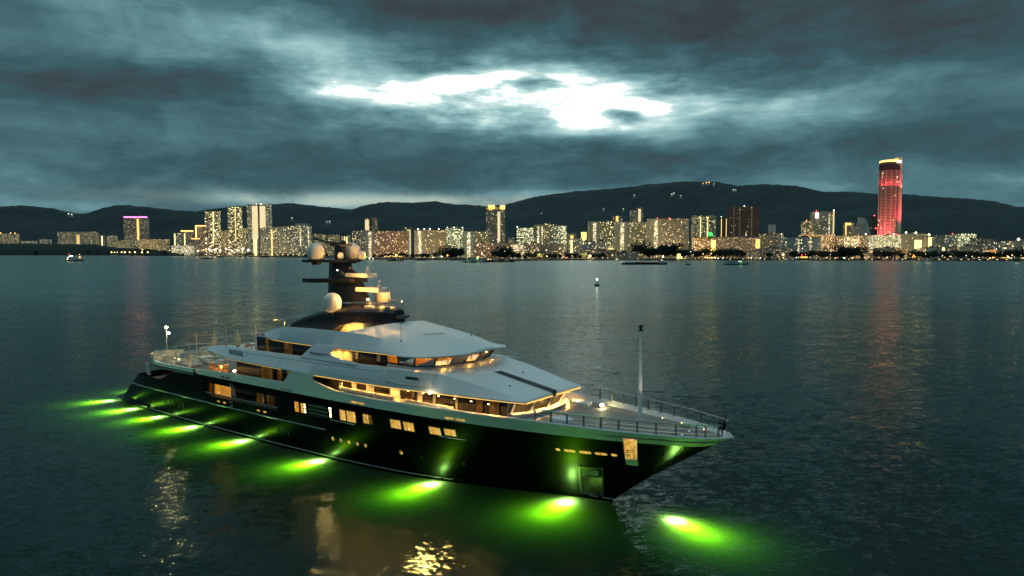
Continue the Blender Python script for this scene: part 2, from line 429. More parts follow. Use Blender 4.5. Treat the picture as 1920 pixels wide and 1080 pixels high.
ZR = [-1.2, -.2, .6, 1.4, 2.3, 3.05, 4.05, 5.58, 6.42]
hull = MB()
for side in (-1, 1):
    for a, b in zip(STN[:-1], STN[1:]):
        for zl, zh in zip(ZR[:-1], ZR[1:]):
            if zl == 4.05 and 29.0 < a < 44.1: continue
            ta, tb = TOP(a), TOP(b)
            if zl >= max(ta, tb): continue
            hull.quad(HP(a, min(zl, ta), side), HP(b, min(zl, tb), side), HP(b, min(zh, tb), side), HP(a, min(zh, ta), side))
for zl, zh in zip(ZR[:-1], ZR[1:]):
    zh = min(zh, 4.65)
    if zl < zh:
        rows = []
        for z in (zl, zh):
            s, p = HP(3, z, -1), HP(3, z, 1)
            rows.append([s] + [(s[0] - 1.3 * (1 - (k / 5) ** 2), s[1] * -k / 5, z) for k in range(-4, 5)] + [p])
        hull.grid(rows)
P(hull, 'hull', HULLM, smooth=True)

def side_strip(mb, xs, zlo, zhi, off=0., sides=(-1, 1)):
    for s in sides:
        mb.grid([[HP(x, zlo(x) if callable(zlo) else zlo, s, off) for x in xs], [HP(x, zhi(x) if callable(zhi) else zhi, s, off) for x in xs]])
# boot stripe and rub rail
bs = MB(); side_strip(bs, STN, .26, .36, .02); P(bs, 'boot_stripe', pm('stripe_paint', (.75, .72, .62), .4))
for s in (-1, 1):
    rr = MB(); rr.tube([HP(x, 3.12, s, .05) for x in [q for q in STN if q < 53]], .09, 6); P(rr, 'rub_rail', pm('rub_rail_steel', (.45, .47, .42), .25, 1))
# swim platform
sp = MB(); pts = [(7.2, -6.5), (4.1, -6.25), (2.7, -4.5), (2.2, 0), (2.7, 4.5), (4.1, 6.25), (7.2, 6.5)]
sp.prism(pts, .25, .62); P(sp, 'swim_platform', HULLM, bevel=.05)
sp = MB(); sp.xz([(7.0, .34), (14.5, .34), (14.9, .5), (14.5, .68), (7.0, .68)], -7.15, -6.4); P(sp, 'hull_sponson', HULLM, bevel=.06)

# decks
def plan_deck(mb, xs, yf, z, th=.12):
    top = [[(x, -yf(x), z), (x, yf(x), z)] for x in xs]; bot = [[(x, -yf(x), z - th), (x, yf(x), z - th)] for x in xs]
    mb.grid(top); mb.grid(bot)
    for s in (0, 1): mb.grid([[r[s] for r in top], [r[s] for r in bot]])
    mb.grid([top[0], bot[0]]); mb.grid([top[-1], bot[-1]])
hwz = lambda z, off=0: (lambda x: max(.05, HW(min(x, 91.2), z) - off))
dk = MB(); plan_deck(dk, [9.0, 9.5, 10.2, 11.2] + frange(12.2, 46, 16), lambda x: min(HW(x, 4) - .15, lerp(x, [9.0, 9.5, 10.2, 11.2, 12.2], [1.5, 4.2, 6.3, 6.7, 7.2])), 3.72); P(dk, 'main_deck', TEAK)
YA = lambda x: 7.2 * math.sqrt(max(0, 1 - max(0, (20.5 - x) / 9.7) ** 2.6))
AX = [10.81, 10.9, 11.1, 11.5, 12, 12.7, 13.5, 14.5, 16, 18, 20, 22, 24, 27]
dk = MB(); plan_deck(dk, AX + frange(28, 76, 20), lambda x: min(YA(x) - .15 if x < 20 else 7.05, HW(x, 6.5) - .12) if x > 11 else .6, 6.47, .1); P(dk, 'upper_deck', TEAK)
fd = MB(); plan_deck(fd, frange(76.1, 90.9, 24), lambda x: HW(x, 7.1) - .22 if x < 90.5 else .5, 7.02, .2); P(fd, 'foredeck', TEAK)
dk = MB(); plan_deck(dk, frange(72.5, 76.08, 6), lambda x: HW(x, 7.1) - .3, 6.8, .1); P(dk, 'deck_step', WHITE)
dk = MB(); plan_deck(dk, frange(28.5, 64, 16), lambda x: min(6.1, HW(x, 6.5) - 1), 9.15, .1); P(dk, 'bridge_deck', TEAK)

# white bulwark above the dark hull
B2X = [20, 24, 27, 34, 45, 50, 60, 68, 76, 84, 90, 92]; B2Z = [6.9, 6.9, 6.95, 7.22, 7.36, 7.36, 7.25, 7.38, 7.42, 7.3, 7.24, 7.24]
BT = lambda x: lerp(x, B2X, B2Z)
BX = [q for q in STN if q >= 27]
bw = MB()
for s in (-1, 1):
    bw.grid([[HP(x, 6.40, s, .03) for x in BX], [HP(x, BT(x), s, .0) for x in BX], [HP(x, BT(x), s, -.22) for x in BX], [HP(x, 6.5, s, -.22) for x in BX]])
P(bw, 'bulwark', WHITE, smooth=True)
cap = MB()
for s in (-1, 1): cap.tube([HP(x, BT(x) + .02, s, -.1) for x in BX if x > 50], .10, 6)
P(cap, 'bulwark_cap', WHITE, smooth=True)
# aft overhang of the upper deck: stepped rim round the fantail
for k, (zl, zh, of, mt) in enumerate([(6.12, 6.28, .02, GREYM), (6.28, 6.44, -.12, HULLM), (6.44, 6.9, .05, WHITE)]):
    rm = MB(); fr_ = [(x, -YA(x) - of) for x in reversed(AX)] + [(x, YA(x) + of) for x in AX]
    inn = [(x + .25 if x < 14 else x, y * .95) for x, y in fr_]
    rm.grid([[(x, y, zl) for x, y in fr_], [(x, y, zh) for x, y in fr_], [(x, y, zh) for x, y in inn], [(x, y, zl) for x, y in inn]])
    P(rm, 'fantail_rim', mt, smooth=True)
ce = MB(); plan_deck(ce, AX + frange(28, 45, 8), lambda x: min(YA(x), 7.0) - .1 if x > 11 else .5, 6.30, .05); P(ce, 'deck_ceiling', CEIL)
for s in (-1, 1):
    pl_ = MB(); pl_.xz([(12.6, 4.5), (13.2, 4.5), (13.0, 6.15), (12.5, 6.15)], s * 5.9 - .12, s * 5.9 + .12); P(pl_, 'fantail_pillar', WHITE)
# aft bulkhead and main-deck house
for s in (-1, 1):
    xs = frange(12.6, 25.4, 14); m = MB(); m.grid([[(x, s * (HW(x, 4.3) - .3), 3.73) for x in xs], [(x, s * (HW(x, TOP(x)) - .16), TOP(x) - .04) for x in xs]]); P(m, 'bulwark_lining', WOODW)
m = MB(); m.box(16.5, 20.5, -1.6, 1.6, 3.73, 4.5); m.box(14.6, 15.8, 2.0, 5.2, 3.73, 4.6); P(m, 'cockpit_table', CUSH, bevel=.05)
hs = MB(); hs.box(25.5, 29.0, -6.3, 6.3, 3.75, 6.2); P(hs, 'aft_bulkhead', WOODW)
ms = MB(); ms.grid([[(x, -5.7, z) for x in (29, 46)] for z in (3.7, 6.25)]); ms.grid([[(x, 5.7, z) for x in (29, 46)] for z in (3.7, 6.25)]); P(ms, 'main_saloon_wall', GLASSD)
def patch(name, x0, x1, z0, z1, y, mat, par=None, t=.05, s=-1):
    m = MB(); m.box(x0, x1, min(s * y, s * (y + t)), max(s * y, s * (y + t)), z0, z1); return P(m, name, mat, par)
patch('saloon_window', 29.3, 33.0, 3.9, 6.05, 5.75, WINDEEP)
patch('saloon_window', 33.3, 33.8, 4.2, 6.0, 5.75, WINDIM)
for a, b in ((38.2, 39.6), (40.2, 41.6), (42.2, 43.6)): patch('saloon_window', a, b, 4.0, 5.9, 5.75, WINDIM)
for x in (33.05, 37.9, 39.9, 41.9, 43.9): patch('wall_pillar', x, x + .22, 3.72, 6.2, 5.8, BLACK, t=.08)
# rail in the hull opening
hr_ = MB(); hr_.tube([HP(x, 4.32, -1, -.12) for x in (29.2, 33, 37, 41, 44.1)], .04, 5)
for x in frange(30, 43.5, 8): hr_.tube([HP(x, 4.02, -1, -.12), HP(x, 4.32, -1, -.12)], .025, 4)
P(hr_, 'deck_rail', STEEL)
pb = MB(); pb.tube([HP(35.3, 6.0, -1, .06), HP(35.9, 4.7, -1, .12), HP(35.6, 3.3, -1, .2)], .09, 6, .05); pb.tube([HP(35.8, 5.9, -1, .06), HP(36.1, 4.6, -1, .1)], .05, 5)
P(pb, 'boarding_davit', STEEL)
pb = MB()
for k in range(4): pb.tube([HP(35.0 + .22 * (k % 2), 3.25 + .28 * k, -1, .12), HP(35.7, 3.4 + .28 * k, -1, .12)], .06, 4)
P(pb, 'boarding_ladder', STEEL)

def hull_patch(name, x0, x1, z0, z1, mat, par=None, off=.015, nx=3, rnd_=0, sides=(-1,), frame=None):
    o = None
    for s in sides:
        m = MB()
        if rnd_:
            cx, cz, rx, rz = (x0 + x1) / 2, (z0 + z1) / 2, (x1 - x0) / 2, (z1 - z0) / 2
            pts = []
            for k in range(16):
                a = 2 * math.pi * k / 16; ca, sa = math.cos(a), math.sin(a)
                r = min(rz, rx); pts.append(HP_at(cx + (rx - r) * (1 if ca > 0 else -1) * (abs(ca) > .01) + r * ca, cz + r * sa, s, off))
            m.quad(*pts)
        else: m.grid([[HP_at(x, z, s, off) for x in frange(x0, x1, nx)] for z in (z0, z1)])
        o = P(m, name, mat, par)
    return o
def HP_at(x, z, s, off=0):
    y = smoothtab(lambda q: HW(q, z), x, 2.4) if x < 86 else HW(x, z)
    return (x, s * (y + off), z)
for (a, b, z0, z1) in [(54.5, 55.3, 4.52, 5.58), (55.5, 56.75, 4.52, 5.6), (57.85, 58.6, 4.7, 5.6), (61.5, 62.75, 4.75, 5.58), (63.1, 64.35, 4.73, 5.56), (66.15, 67.4, 4.81, 5.5), (67.85, 69.05, 4.94, 5.54)]:
    fr1 = hull_patch('hull_window_frame', a - .14, b + .14, z0 - .12, z1 + .12, BLACK, off=.02)
    hull_patch('hull_window', a, b, z0, z1, WIN, fr1, off=.035)
hull_patch('hull_window', 58.6, 59.1, 4.7, 5.6, WINDIM, off=.035)
hull_patch('hull_window', 47.3, 48.0, 4.42, 5.5, WINDEEP, off=.03); hull_patch('hull_window', 48.35, 48.75, 4.42, 5.45, WIN, off=.03)
for k in range(4):
    patch_z = 4.5 + .27 * k
    hull_patch('louvre_light', 48.85, 49.1, patch_z, patch_z + .1, LAMPW, off=.03)
    hull_patch('louvre_light', 52.9, 53.15, patch_z + .1, patch_z + .25, LAMPS if k == 3 else LAMPW, off=.03)
for k in range(7): hull_patch('louvre', 49.6, 52.6, 4.35 + .2 * k, 4.45 + .2 * k, GREYM if k % 2 else BLACK, off=.03)
ld = MB(); ld.tube([HP_at(x, 4.30, -1, .04) for x in (52.9, 54.5, 56.6)], .04, 4); ld.tube([HP_at(x, 4.72, -1, .04) for x in (67.2, 68.5, 70)], .04, 4); P(ld, 'knuckle_trim', STEEL)
for a in (56.25, 57.4 - .1, 68.2, 69.4): hull_patch('bulwark_slot', a, a + .98, 6.55, 6.72, WIN, off=.05, rnd_=1)
for a in (33.2, 34.3): hull_patch('bulwark_slot', a, a + .9, 6.55, 6.75, WINDIM, off=.05, rnd_=1)
for a in (45.0, 46.1): hull_patch('bulwark_slot', a, a + .9, 6.52, 6.66, GREYM, off=.05, rnd_=1)
for a, m_ in [(32.2, WIN), (33.5, WIN), (40.3, WIN), (41.5, WIN)]: hull_patch('hull_scupper', a, a + .55, 3.48, 3.66, m_, off=.02, rnd_=1)
for a in (53.02, 54.2, 55.39, 56.56, 57.64, 62.16):
    rg = hull_patch('porthole_frame', a - .26, a + .26, 2.04, 2.6, GREYM, off=.018, rnd_=1)
    hull_patch('porthole', a - .17, a + .17, 2.13, 2.51, WINDEEP, rg, off=.03, rnd_=1)
for a in (68.9, 64.5): hull_patch('porthole', a - .2, a + .2, 2.0, 2.4, BLACK, off=.02, rnd_=1)
for a in (19.4, 20.5, 21.6, 22.8, 23.9, 43.95, 44.8, 45.6): hull_patch('hull_vent', a, a + .28, 1.55, 2.35, BLACK, off=.02)
bow_slots = [(78.3, 78.68), (79.0, 79.95), (80.25, 81.2), (81.5, 82.45), (82.75, 83.2), (85.45, 85.9)]
for a, b in bow_slots:
    fr1 = hull_patch('bow_slot_frame', a - .06, b + .06, 4.74, 5.12, BLACK, off=.012, rnd_=1)
    hull_patch('bow_slot', a, b, 4.8, 5.06, WIN, fr1, off=.03, rnd_=1)
# shell door high in the bow: lit locker, frame, folded-down flap, ladder
def hull_quad(name, c4, mat, par=None, off=.03, n=4):
    """c4: (x, z) at lower left, lower right, upper right, upper left of a leaning opening"""
    m = MB(); (a, b, c, d) = c4
    m.grid([[HP_at((a[0] * (1 - u) + b[0] * u) * (1 - v) + (d[0] * (1 - u) + c[0] * u) * v, (a[1] * (1 - u) + b[1] * u) * (1 - v) + (d[1] * (1 - u) + c[1] * u) * v, -1, off) for u in frange(0, 1, n)] for v in frange(0, 1, n)])
    return P(m, name, mat, par)
DC = [(83.72, 4.62), (84.62, 4.62), (85.42, 6.82), (84.36, 6.82)]
dr = hull_quad('shell_door', DC, WIN)
fm = MB(); fm.tube([HP_at(x, z, -1, .05) for x, z in DC + DC[:1]], .04, 4); P(fm, 'door_frame', WHITE, dr)
hull_quad('door_flap', [(83.62, 4.05), (84.5, 3.98), (84.66, 4.6), (83.74, 4.6)], WHITE, dr, off=.12)
lad = MB()
for x in (83.95, 84.5): lad.tube([HP_at(x, 4.75, -1, .1), HP_at(x + .28, 5.6, -1, .1)], .025, 4)
for z in (5.1, 5.35, 5.6): lad.tube([HP_at(83.95 + (z - 4.75) * .33, z, -1, .1), HP_at(84.5 + (z - 4.75) * .33, z, -1, .1)], .02, 4)
P(lad, 'door_ladder', BLACK, dr)
# anchor pocket
AC = [(78.89, .47), (80.85, .55), (81.52, 3.4), (79.64, 3.31)]
ap = hull_quad('anchor_pocket', AC, BLACK, off=.02)
for k in range(14):
    u = (k + .5) / 14; sl = MB(); sl.tube([HP_at(78.95 + 1.85 * u, .6, -1, .05), HP_at(79.4 + 1.85 * u, 2.35, -1, .05)], .035, 4); P(sl, 'pocket_rib', STEEL, ap)
fm = MB(); fm.tube([HP_at(x, z, -1, .04) for x, z in AC + AC[:1]], .06, 4); P(fm, 'pocket_frame', STEEL, ap)
an = MB(); an.box(79.9, 81.1, -HW(80.5, 2.8) - .14, -HW(80.5, 2.8) - .02, 2.65, 3.05); P(an, 'anchor', GREYM, ap)
ch_ = MB(); ch_.tube([(83.3, 0, 1.6), (83.7, -.2, .4), (83.9, -.3, -.6)], .06, 5); P(ch_, 'anchor_chain', GREYM)

# upper-deck house -------------------------------------------------
def wall(name, pts, z0, z1, mat, lean=0, par=None):
    m = MB(); m.grid([[(x, y, z0) for x, y in pts], [(x + lean, y, z1) for x, y in pts]]); return P(m, name, mat, par)
UHp = [(33.2, -5.2), (62, -5.2), (69, -5.0), (73.4, -4.3), (74.4, -2.6), (74.7, 0), (74.4, 2.6), (73.4, 4.3), (69, 5.0), (62, 5.2), (33.2, 5.2), (33.2, -5.2)]
wall('upper_house', UHp, 6.5, 8.72, WHITE)
UG = [(x + (0 if x < 70 else .02), y * 1.006) for x, y in UHp]
def win_run(x0, x1, z0, z1, y, mat, name='side_window', frame=True):
    for s in (-1, 1):
        f = patch(name, x0, x1, z0, z1, y, mat, s=s, t=.04)
# aft dark glazed length
win_run(33.3, 46.8, 6.55, 8.6, 5.2, GLASSD)
for a, b in ((38.5, 40.6), (41.6, 42.4), (43.4, 44.2)): win_run(a, b, 6.6, 8.5, 5.24, WINDIM)
win_run(46.9, 54.2, 6.55, 8.6, 5.2, GLASSD)
for a, b in ((55.0, 56.4), (57.6, 59.8), (61.3, 63.5), (64.2, 65.5)): win_run(a, b, 7.25, 8.45, 5.2, GLASSD)
for a, b in ((65.9, 68.3),): win_run(a, b, 6.9, 8.5, 5.2, GLASSD)
ug = MB()
ug.grid([[(68.6, -5.24, 6.75), (71.0, -4.9, 6.75), (73.6, -4.4, 6.75)], [(68.6, -5.24, 8.55), (71.0, -4.9, 8.55), (73.6, -4.4, 8.55)]]); P(ug, 'side_window', GLASSD)
for a, b in ((70.6, 71.3), (72.0, 72.9)):
    m = MB(); y0, y1 = 5.0 - (a - 70.6) * .1, 5.0 - (b - 70.6) * .18
    m.quad((a, -y0 - .07, 6.9), (b, -y1 - .1, 6.9), (b, -y1 - .1, 8.45), (a, -y0 - .07, 8.45)); P(m, 'side_window', WINDIM)
fw_ = [(73.55, -4.25), (74.55, -2.6), (74.85, 0), (74.55, 2.6), (73.55, 4.25)]
wall('front_window_band', fw_, 7.35, 8.25, GLASSD, .35)
for x, y in ((73.75, -4.05), (74.62, -2.3), (74.85, 0), (74.62, 2.3), (73.75, 4.05)):
    m = MB(); m.tube([(x, y, 7.3), (x + .5, y, 8.5)], .12, 4); P(m, 'window_mullion', WHITE)
m = MB(); m.grid([[(x + .02, y, 6.8) for x, y in fw_], [(x + .75, y * 1.02, 7.32) for x, y in fw_], [(x + .02, y, 7.36) for x, y in fw_]]); P(m, 'front_sill', WHITE)
sw = MB(); sw.box(66.6, 68.5, -6.2, -5.7, 6.5, 7.5); P(sw, 'side_locker', WHITE)
for s in (-1, 1):
    # full-height plating between the upper-deck openings, on both sides
    o_ = [(45.4, 7.3), (46.9, 8.75), (51.2, 8.75), (50.75, 8.62), (50.35, 8.36), (50.45, 8.12), (51.3, 7.92), (52.6, 7.66), (54.2, 7.45), (57, 7.26), (57, 7.15), (45.4, 7.15)]
    st = MB(); a = [HP_at(x, z, s, .01) for x, z in o_]; b = [(x, y - s * .25, z) for x, y, z in a]
    st.quad(*a); st.quad(*reversed(b))
    for k in range(len(a)): st.quad(a[k], a[(k + 1) % len(a)], b[(k + 1) % len(a)], b[k])
    P(st, 'side_plating', WHITE)

# upper-deck roof with its forward visor (bridge-deck bulwark is the same moulding)
VX = [28.8, 30, 33, 36, 42, 50, 57, 62, 66, 69, 72, 74, 75.6]
VW = [6.3, 6.7, 7.1, 7.2, 7.22, 7.2, 7.08, 6.95, 6.6, 6.1, 5.45, 4.95, 4.5]      # half breadth at the lower edge
VL = [9.45, 9.25, 9.0, 8.82, 8.72, 8.66, 8.62, 8.64, 8.66, 8.62, 8.56, 8.52, 8.5]  # lower edge height
VT = [9.7, 9.95, 10.05, 10.12, 10.2, 10.28, 10.3, 10.38, 10.35, 9.95, 9.4, 9.0, 8.72]   # crest height
VC = [5.6, 6.0, 6.4, 6.5, 6.5, 6.5, 6.4, 6.2, 5.7, 5.3, 4.85, 4.55, 4.3]       # half breadth of the crest
roof = MB(); xs = frange(28.8, 75.6, 60)
for s in (-1, 1):
    low = [(x, s * lerp(x, VX, VW), lerp(x, VX, VL)) for x in xs]; mid = [(x, s * (lerp(x, VX, VW) + .02), lerp(x, VX, VL) + .12) for x in xs]
    cr = [(x, s * lerp(x, VX, VC), lerp(x, VX, VT)) for x in xs]
    inr = [(x, s * (lerp(x, VX, VC) - .25), lerp(x, VX, VT) + .0) for x in xs if x < 66]
    inb = [(x, s * (lerp(x, VX, VC) - .3), 9.1) for x in xs if x < 66]
    roof.grid([low, mid, cr]); roof.grid([cr[:len(inr)], inr, inb])
    # underside
    roof.grid([low, [(x, s * .01, lerp(x, VX, VL) + .16) for x in xs]])
    # visor top from the wheelhouse foot to the front edge
    fx = [x for x in xs if x >= 61.5]
    roof.grid([[(x, s * lerp(x, VX, VC), lerp(x, VX, VT)) for x in fx], [(x, s * lerp(x, VX, VC) * .5, lerp(x, [61.5, 66, 75.6], [10.4, 10.42, 8.82]) + (.0)) for x in fx], [(x, 0, lerp(x, [61.5, 66, 75.6], [10.42, 10.46, 8.86])) for x in fx]])
e = xs[-1]
roof.quad((e, -4.5, 8.5), (e, 0, 8.5), (e + .12, 0, 8.7), (e + .1, -4.4, 8.62)); roof.quad((e, 4.5, 8.5), (e, 0, 8.5), (e + .12, 0, 8.7), (e + .1, 4.4, 8.62))
roof.quad((e + .1, -4.4, 8.62), (e + .12, 0, 8.7), (e, 0, 8.86), (e, -2.15, 8.82), (e, -4.3, 8.72)); roof.quad((e + .1, 4.4, 8.62), (e + .12, 0, 8.7), (e, 0, 8.86), (e, 2.15, 8.82), (e, 4.3, 8.72))
P(roof, 'visor_roof', WHITE, smooth=True)
stp = MB(); stp.grid([[(69.0, -.42, 9.99), (69.3, .3, 9.99)], [(75.72, -.62, 8.93), (75.72, .12, 8.93)]]); stp.grid([[(75.72, -.62, 8.93), (75.72, .12, 8.93)], [(75.75, -.5, 8.45), (75.75, .0, 8.45)]])
P(stp, 'roof_stripe', BLACK, solid=.03)
cl = MB(); cl.grid([[(x, y, lerp(x, VX, VL) - .03) for x in frange(34, 75.3, 20)] for y in (-4.2, 0, 4.2)])
for s in (-1, 1): cl.grid([[(x, s * 4.2, lerp(x, VX, VL) - .03) for x in frange(34, 75.3, 20)], [(x, s * (lerp(x, VX, VW) - .15), lerp(x, VX, VL) - .03) for x in frange(34, 75.3, 20)]])
P(cl, 'overhang_ceiling', CEIL)
gi = MB(); gi.grid([[(x, -lerp(x, VX, VW) * .86 - .42, z) for x in (34.2, 37.0)] for z in (9.42, 9.85)]); 
# panel lines and wing station of the bridge
q = [(61.2, 10.36), (66.6, 10.36), (66.6, 9.35), (65.5, 9.12), (62.5, 9.08), (61.0, 9.3)]
for s in (-1, 1):
    ws = MB(); a = [(x, s * (lerp(x, VX, VW) * .5 + lerp(x, VX, VC) * .5 + .42 - (.25 if z > 10 else 0)), z) for x, z in q]; b = [(x, s * 5.9, z) for x, z in q]
    ws.quad(*a)
    for k in range(len(a)): ws.quad(a[k], a[(k + 1) % len(a)], b[(k + 1) % len(a)], b[k])
    P(ws, 'bridge_wing', WHITE)
SEAM = pm('panel_seam', (.28, .30, .31), .6)
def side_at(x, f):   # point on the slanting side of the visor roof, f = 0 at the lower edge, 1 at the crest
    return (x, -(lerp(x, VX, VW) * (1 - f) + lerp(x, VX, VC) * f) - .015, lerp(x, VX, VL) + .12 + f * (lerp(x, VX, VT) - lerp(x, VX, VL) - .12))
for pts in ([side_at(x, .72) for x in frange(36, 60, 18)], [side_at(52.6, .18), side_at(52.6, .9)], [side_at(x, .18) for x in frange(52.6, 60.2, 8)] + [side_at(60.2, .9)], [side_at(44.5, .1), side_at(44.5, .7)], [side_at(37.5, .1), side_at(38.2, .7)]):
    m = MB(); m.tube(pts, .022, 4); P(m, 'panel_seam', SEAM)
m = MB(); m.quad(side_at(34.6, .35), side_at(37.6, .35), side_at(37.0, .8), side_at(34.0, .8)); P(m, 'vent_panel', GREYM, solid=.03)
m = MB(); m.tube([(66.2, -3.9, 10.5), (68.6, 0, 10.14), (66.2, 3.9, 10.5)], .05, 4); P(m, 'roof_spray_rail', WHITE)
for x, y in ((70.5, 2.2), (72.5, -2.6)):
    z = lerp(x, [66, 75.6], [10.42, 8.82]) + .02; m = MB(); m.lathe([(.1, 0), (.1, .06), (.03, .1)], (x, y, z)); P(m, 'roof_fitting', GREYM)
m = MB(); m.quad((64.0, -7.16, 9.98), (65.3, -7.0, 9.98), (65.6, -7.0, 9.72), (64.0, -7.18, 9.72)); P(m, 'wing_window', GLASSD, solid=.04)

# name panel, bridge deck ------------------------------------------
for s in (-1, 1):
    q = [(47.6, 10.2), (49.3, 11.62), (53.0, 11.62), (52.0, 10.95), (52.6, 10.75), (54.2, 10.5), (56.5, 10.35), (56.5, 10.2)]
    a = [(x, s * (6.62 - (z - 10.2) * .38), z) for x, z in q]; b = [(x, y - s * .25, z) for x, y, z in a]
    m = MB(); m.quad(*a); m.quad(*reversed(b))
    for k in range(len(a)): m.quad(a[k], a[(k + 1) % len(a)], b[(k + 1) % len(a)], b[k])
    P(m, 'name_panel', WHITE)
def text_mesh(body, size, loc, rot, mat, name, depth=.012, space=1.0, sx=1):
    c = D.curves.new(name, 'FONT'); c.body = body; c.size = size; c.extrude = depth; c.space_character = space; c.align_x = 'LEFT'
    o = D.objects.new(name, c); C.objects.link(o); bpy.context.view_layer.update()
    me = D.meshes.new_from_object(o.evaluated_get(bpy.context.evaluated_depsgraph_get())); C.objects.unlink(o); D.objects.remove(o)
    me.materials.clear(); me.materials.append(mat)
    n = D.objects.new(name, me); C.objects.link(n); n.location = loc; n.rotation_euler = rot; n.scale = (sx, 1, 1); return n
nm = text_mesh('TRANQUILITY', .42, (48.95, -6.49, 10.62), (R(90 - 20.8), 0, 0), BLACK, 'yacht_name', space=1.25, sx=1.0); nm.parent = ship

BHp = [(36.8, -4.9), (58.5, -4.9), (61.5, -5.1)]
m = MB(); m.grid([[(36.8, 4.9, z), (36.8, -4.9, z), (58.6, -4.9, z)] for z in (9.2, 11.6)]); m.grid([[(36.8, 4.9, z), (58.6, 4.9, z)] for z in (9.2, 11.6)]); P(m, 'bridge_house', WHITE)
win_run(37.2, 49.0, 9.5, 11.45, 4.92, GLASSD)
for a, b in ((42.6, 44.0), (39.0, 39.6)): win_run(a, b, 9.6, 11.4, 4.96, WINDIM)
win_run(49.2, 50.6, 9.4, 11.5, 4.92, WIN) if False else None
patch('passage_wall', 52.6, 54.0, 9.3, 11.5, 4.95, CEIL)
win_run(54.2, 59.4, 9.9, 11.4, 4.92, GLASSD)
for x in (54.6, 57.8): patch('wall_pillar', x, x + .45, 10.5, 11.5, 4.97, CEIL)
# wheelhouse with raked windows, real room behind
WT = [(59.5, -5.35), (61.2, -5.45), (63.4, -5.35), (65.3, -4.5), (66.1, -2.9), (66.4, -1), (66.4, 1), (66.1, 2.9), (65.3, 4.5), (63.4, 5.35), (61.2, 5.45), (59.5, 5.35)]
WB = [(59.5, -5.2), (61.2, -5.3), (63.1, -5.15), (64.7, -4.1), (65.3, -2.6), (65.6, -.9), (65.6, .9), (65.3, 2.6), (64.7, 4.1), (63.1, 5.15), (61.2, 5.3), (59.5, 5.2)]
m = MB(); m.grid([[(x, y, 9.1) for x, y in WB], [(x, y, 10.5) for x, y in WB]]); P(m, 'wheelhouse_base', WHITE, smooth=True)
m = MB(); m.grid([[(x, y, 11.42) for x, y in WT], [(x, y, 11.65) for x, y in WT]])
m.grid([[(x, y, 10.48) for x, y in WB], [(x + .02, y * 1.004, 10.62) for x, y in WB]]); wh = P(m, 'window_band', BLACK)
for k, (a, b) in enumerate(zip(WB, WT)):
    m = MB(); m.tube([(a[0] + .01, a[1] * 1.004, 10.5), (b[0], b[1], 11.5)], .085, 4); P(m, 'window_mullion', BLACK)
for k in range(len(WB) - 1):
    if k in (0, 10): continue
    m = MB(); m.quad((*WB[k], 10.55), (*WB[k + 1], 10.55), (*WT[k + 1], 11.44), (*WT[k], 11.44)); P(m, 'wheelhouse_window', PANE)
m = MB(); m.box(59.4, 59.55, -5.2, 5.2, 9.2, 11.6); m.box(59.5, 64.9, -4.2, 4.2, 9.75, 9.85); P(m, 'wheelhouse_interior', pm('interior_wall', (.62, .36, .12), .6))
m = MB(); m.box(63.7, 64.6, -3.2, 3.2, 9.9, 10.35); P(m, 'helm_console', pm('interior_console', (.5, .3, .12), .5))
for y in (-3, -1.8, -.6, .6, 1.8, 3):
    m = MB(); m.box(63.75, 63.85, y - .4, y + .4, 10.35, 10.7); P(m, 'bridge_screen', pm('screen', (.05, .05, .05), .3, emis=(.9, .7, .4), es=1.2))
for y in (-2, 0, 2):
    m = MB(); m.box(61.9, 62.5, y - .3, y + .3, 9.8, 10.2); m.box(61.8, 61.95, y - .3, y + .3, 10.2, 10.95); P(m, 'pilot_chair', CUSH)
for x, y in ((61.5, -3.2), (61.5, 0), (61.5, 3.2), (64, -2), (64, 2)): light('wheelhouse_lamp', 'POINT', (x, y, 11.2), 75, (1, .46, .07), ship, shadow_soft_size=.15)

# bridge roof -------------------------------------------------------
TXx = [37.8, 39.5, 41, 43.3, 48, 52, 56, 60, 62.5, 64.5, 66, 67.2, 67.9]
TW = [4.3, 5.4, 5.75, 5.85, 5.9, 5.9, 5.9, 5.95, 6.0, 5.75, 5.1, 3.9, 2.4]
TL = [11.72, 11.6, 11.5, 11.45, 11.42, 11.42, 11.45, 11.5, 11.42, 11.5, 11.62, 11.72, 11.78]
TC = [4.0, 4.9, 5.2, 5.25, 5.25, 5.2, 5.15, 5.05, 4.85, 4.5, 3.9, 3.1, 1.9]
TZ = [11.85, 12.25, 12.65, 13.05, 13.15, 13.15, 13.1, 12.7, 12.25, 11.95, 11.88, 11.9, 11.92]
TM = [11.9, 12.2, 12.3, 12.3, 12.4, 13.0, 13.95, 13.4, 13.05, 12.72, 12.4, 12.15, 12.0]
xs = frange(37.8, 67.9, 62)
rf = MB()
for s in (-1, 1):
    low = [(x, s * lerp(x, TXx, TW), lerp(x, TXx, TL)) for x in xs]; lo2 = [(x, s * (lerp(x, TXx, TW) + .02), lerp(x, TXx, TL) + .1) for x in xs]
    cr = [(x, s * lerp(x, TXx, TC), lerp(x, TXx, TZ)) for x in xs]
    q1 = [(x, s * lerp(x, TXx, TC) * .66, lerp(x, TXx, TM) * .82 + lerp(x, TXx, TZ) * .18 if x > 53.5 else (12.3 if x > 43 else min(12.3, lerp(x, TXx, TZ)))) for x in xs]
    c0 = [(x, 0, lerp(x, TXx, TM)) for x in xs]
    rf.grid([low, lo2, cr, q1, c0]); rf.grid([low, [(x, 0, lerp(x, TXx, TL) + .1) for x in xs]])
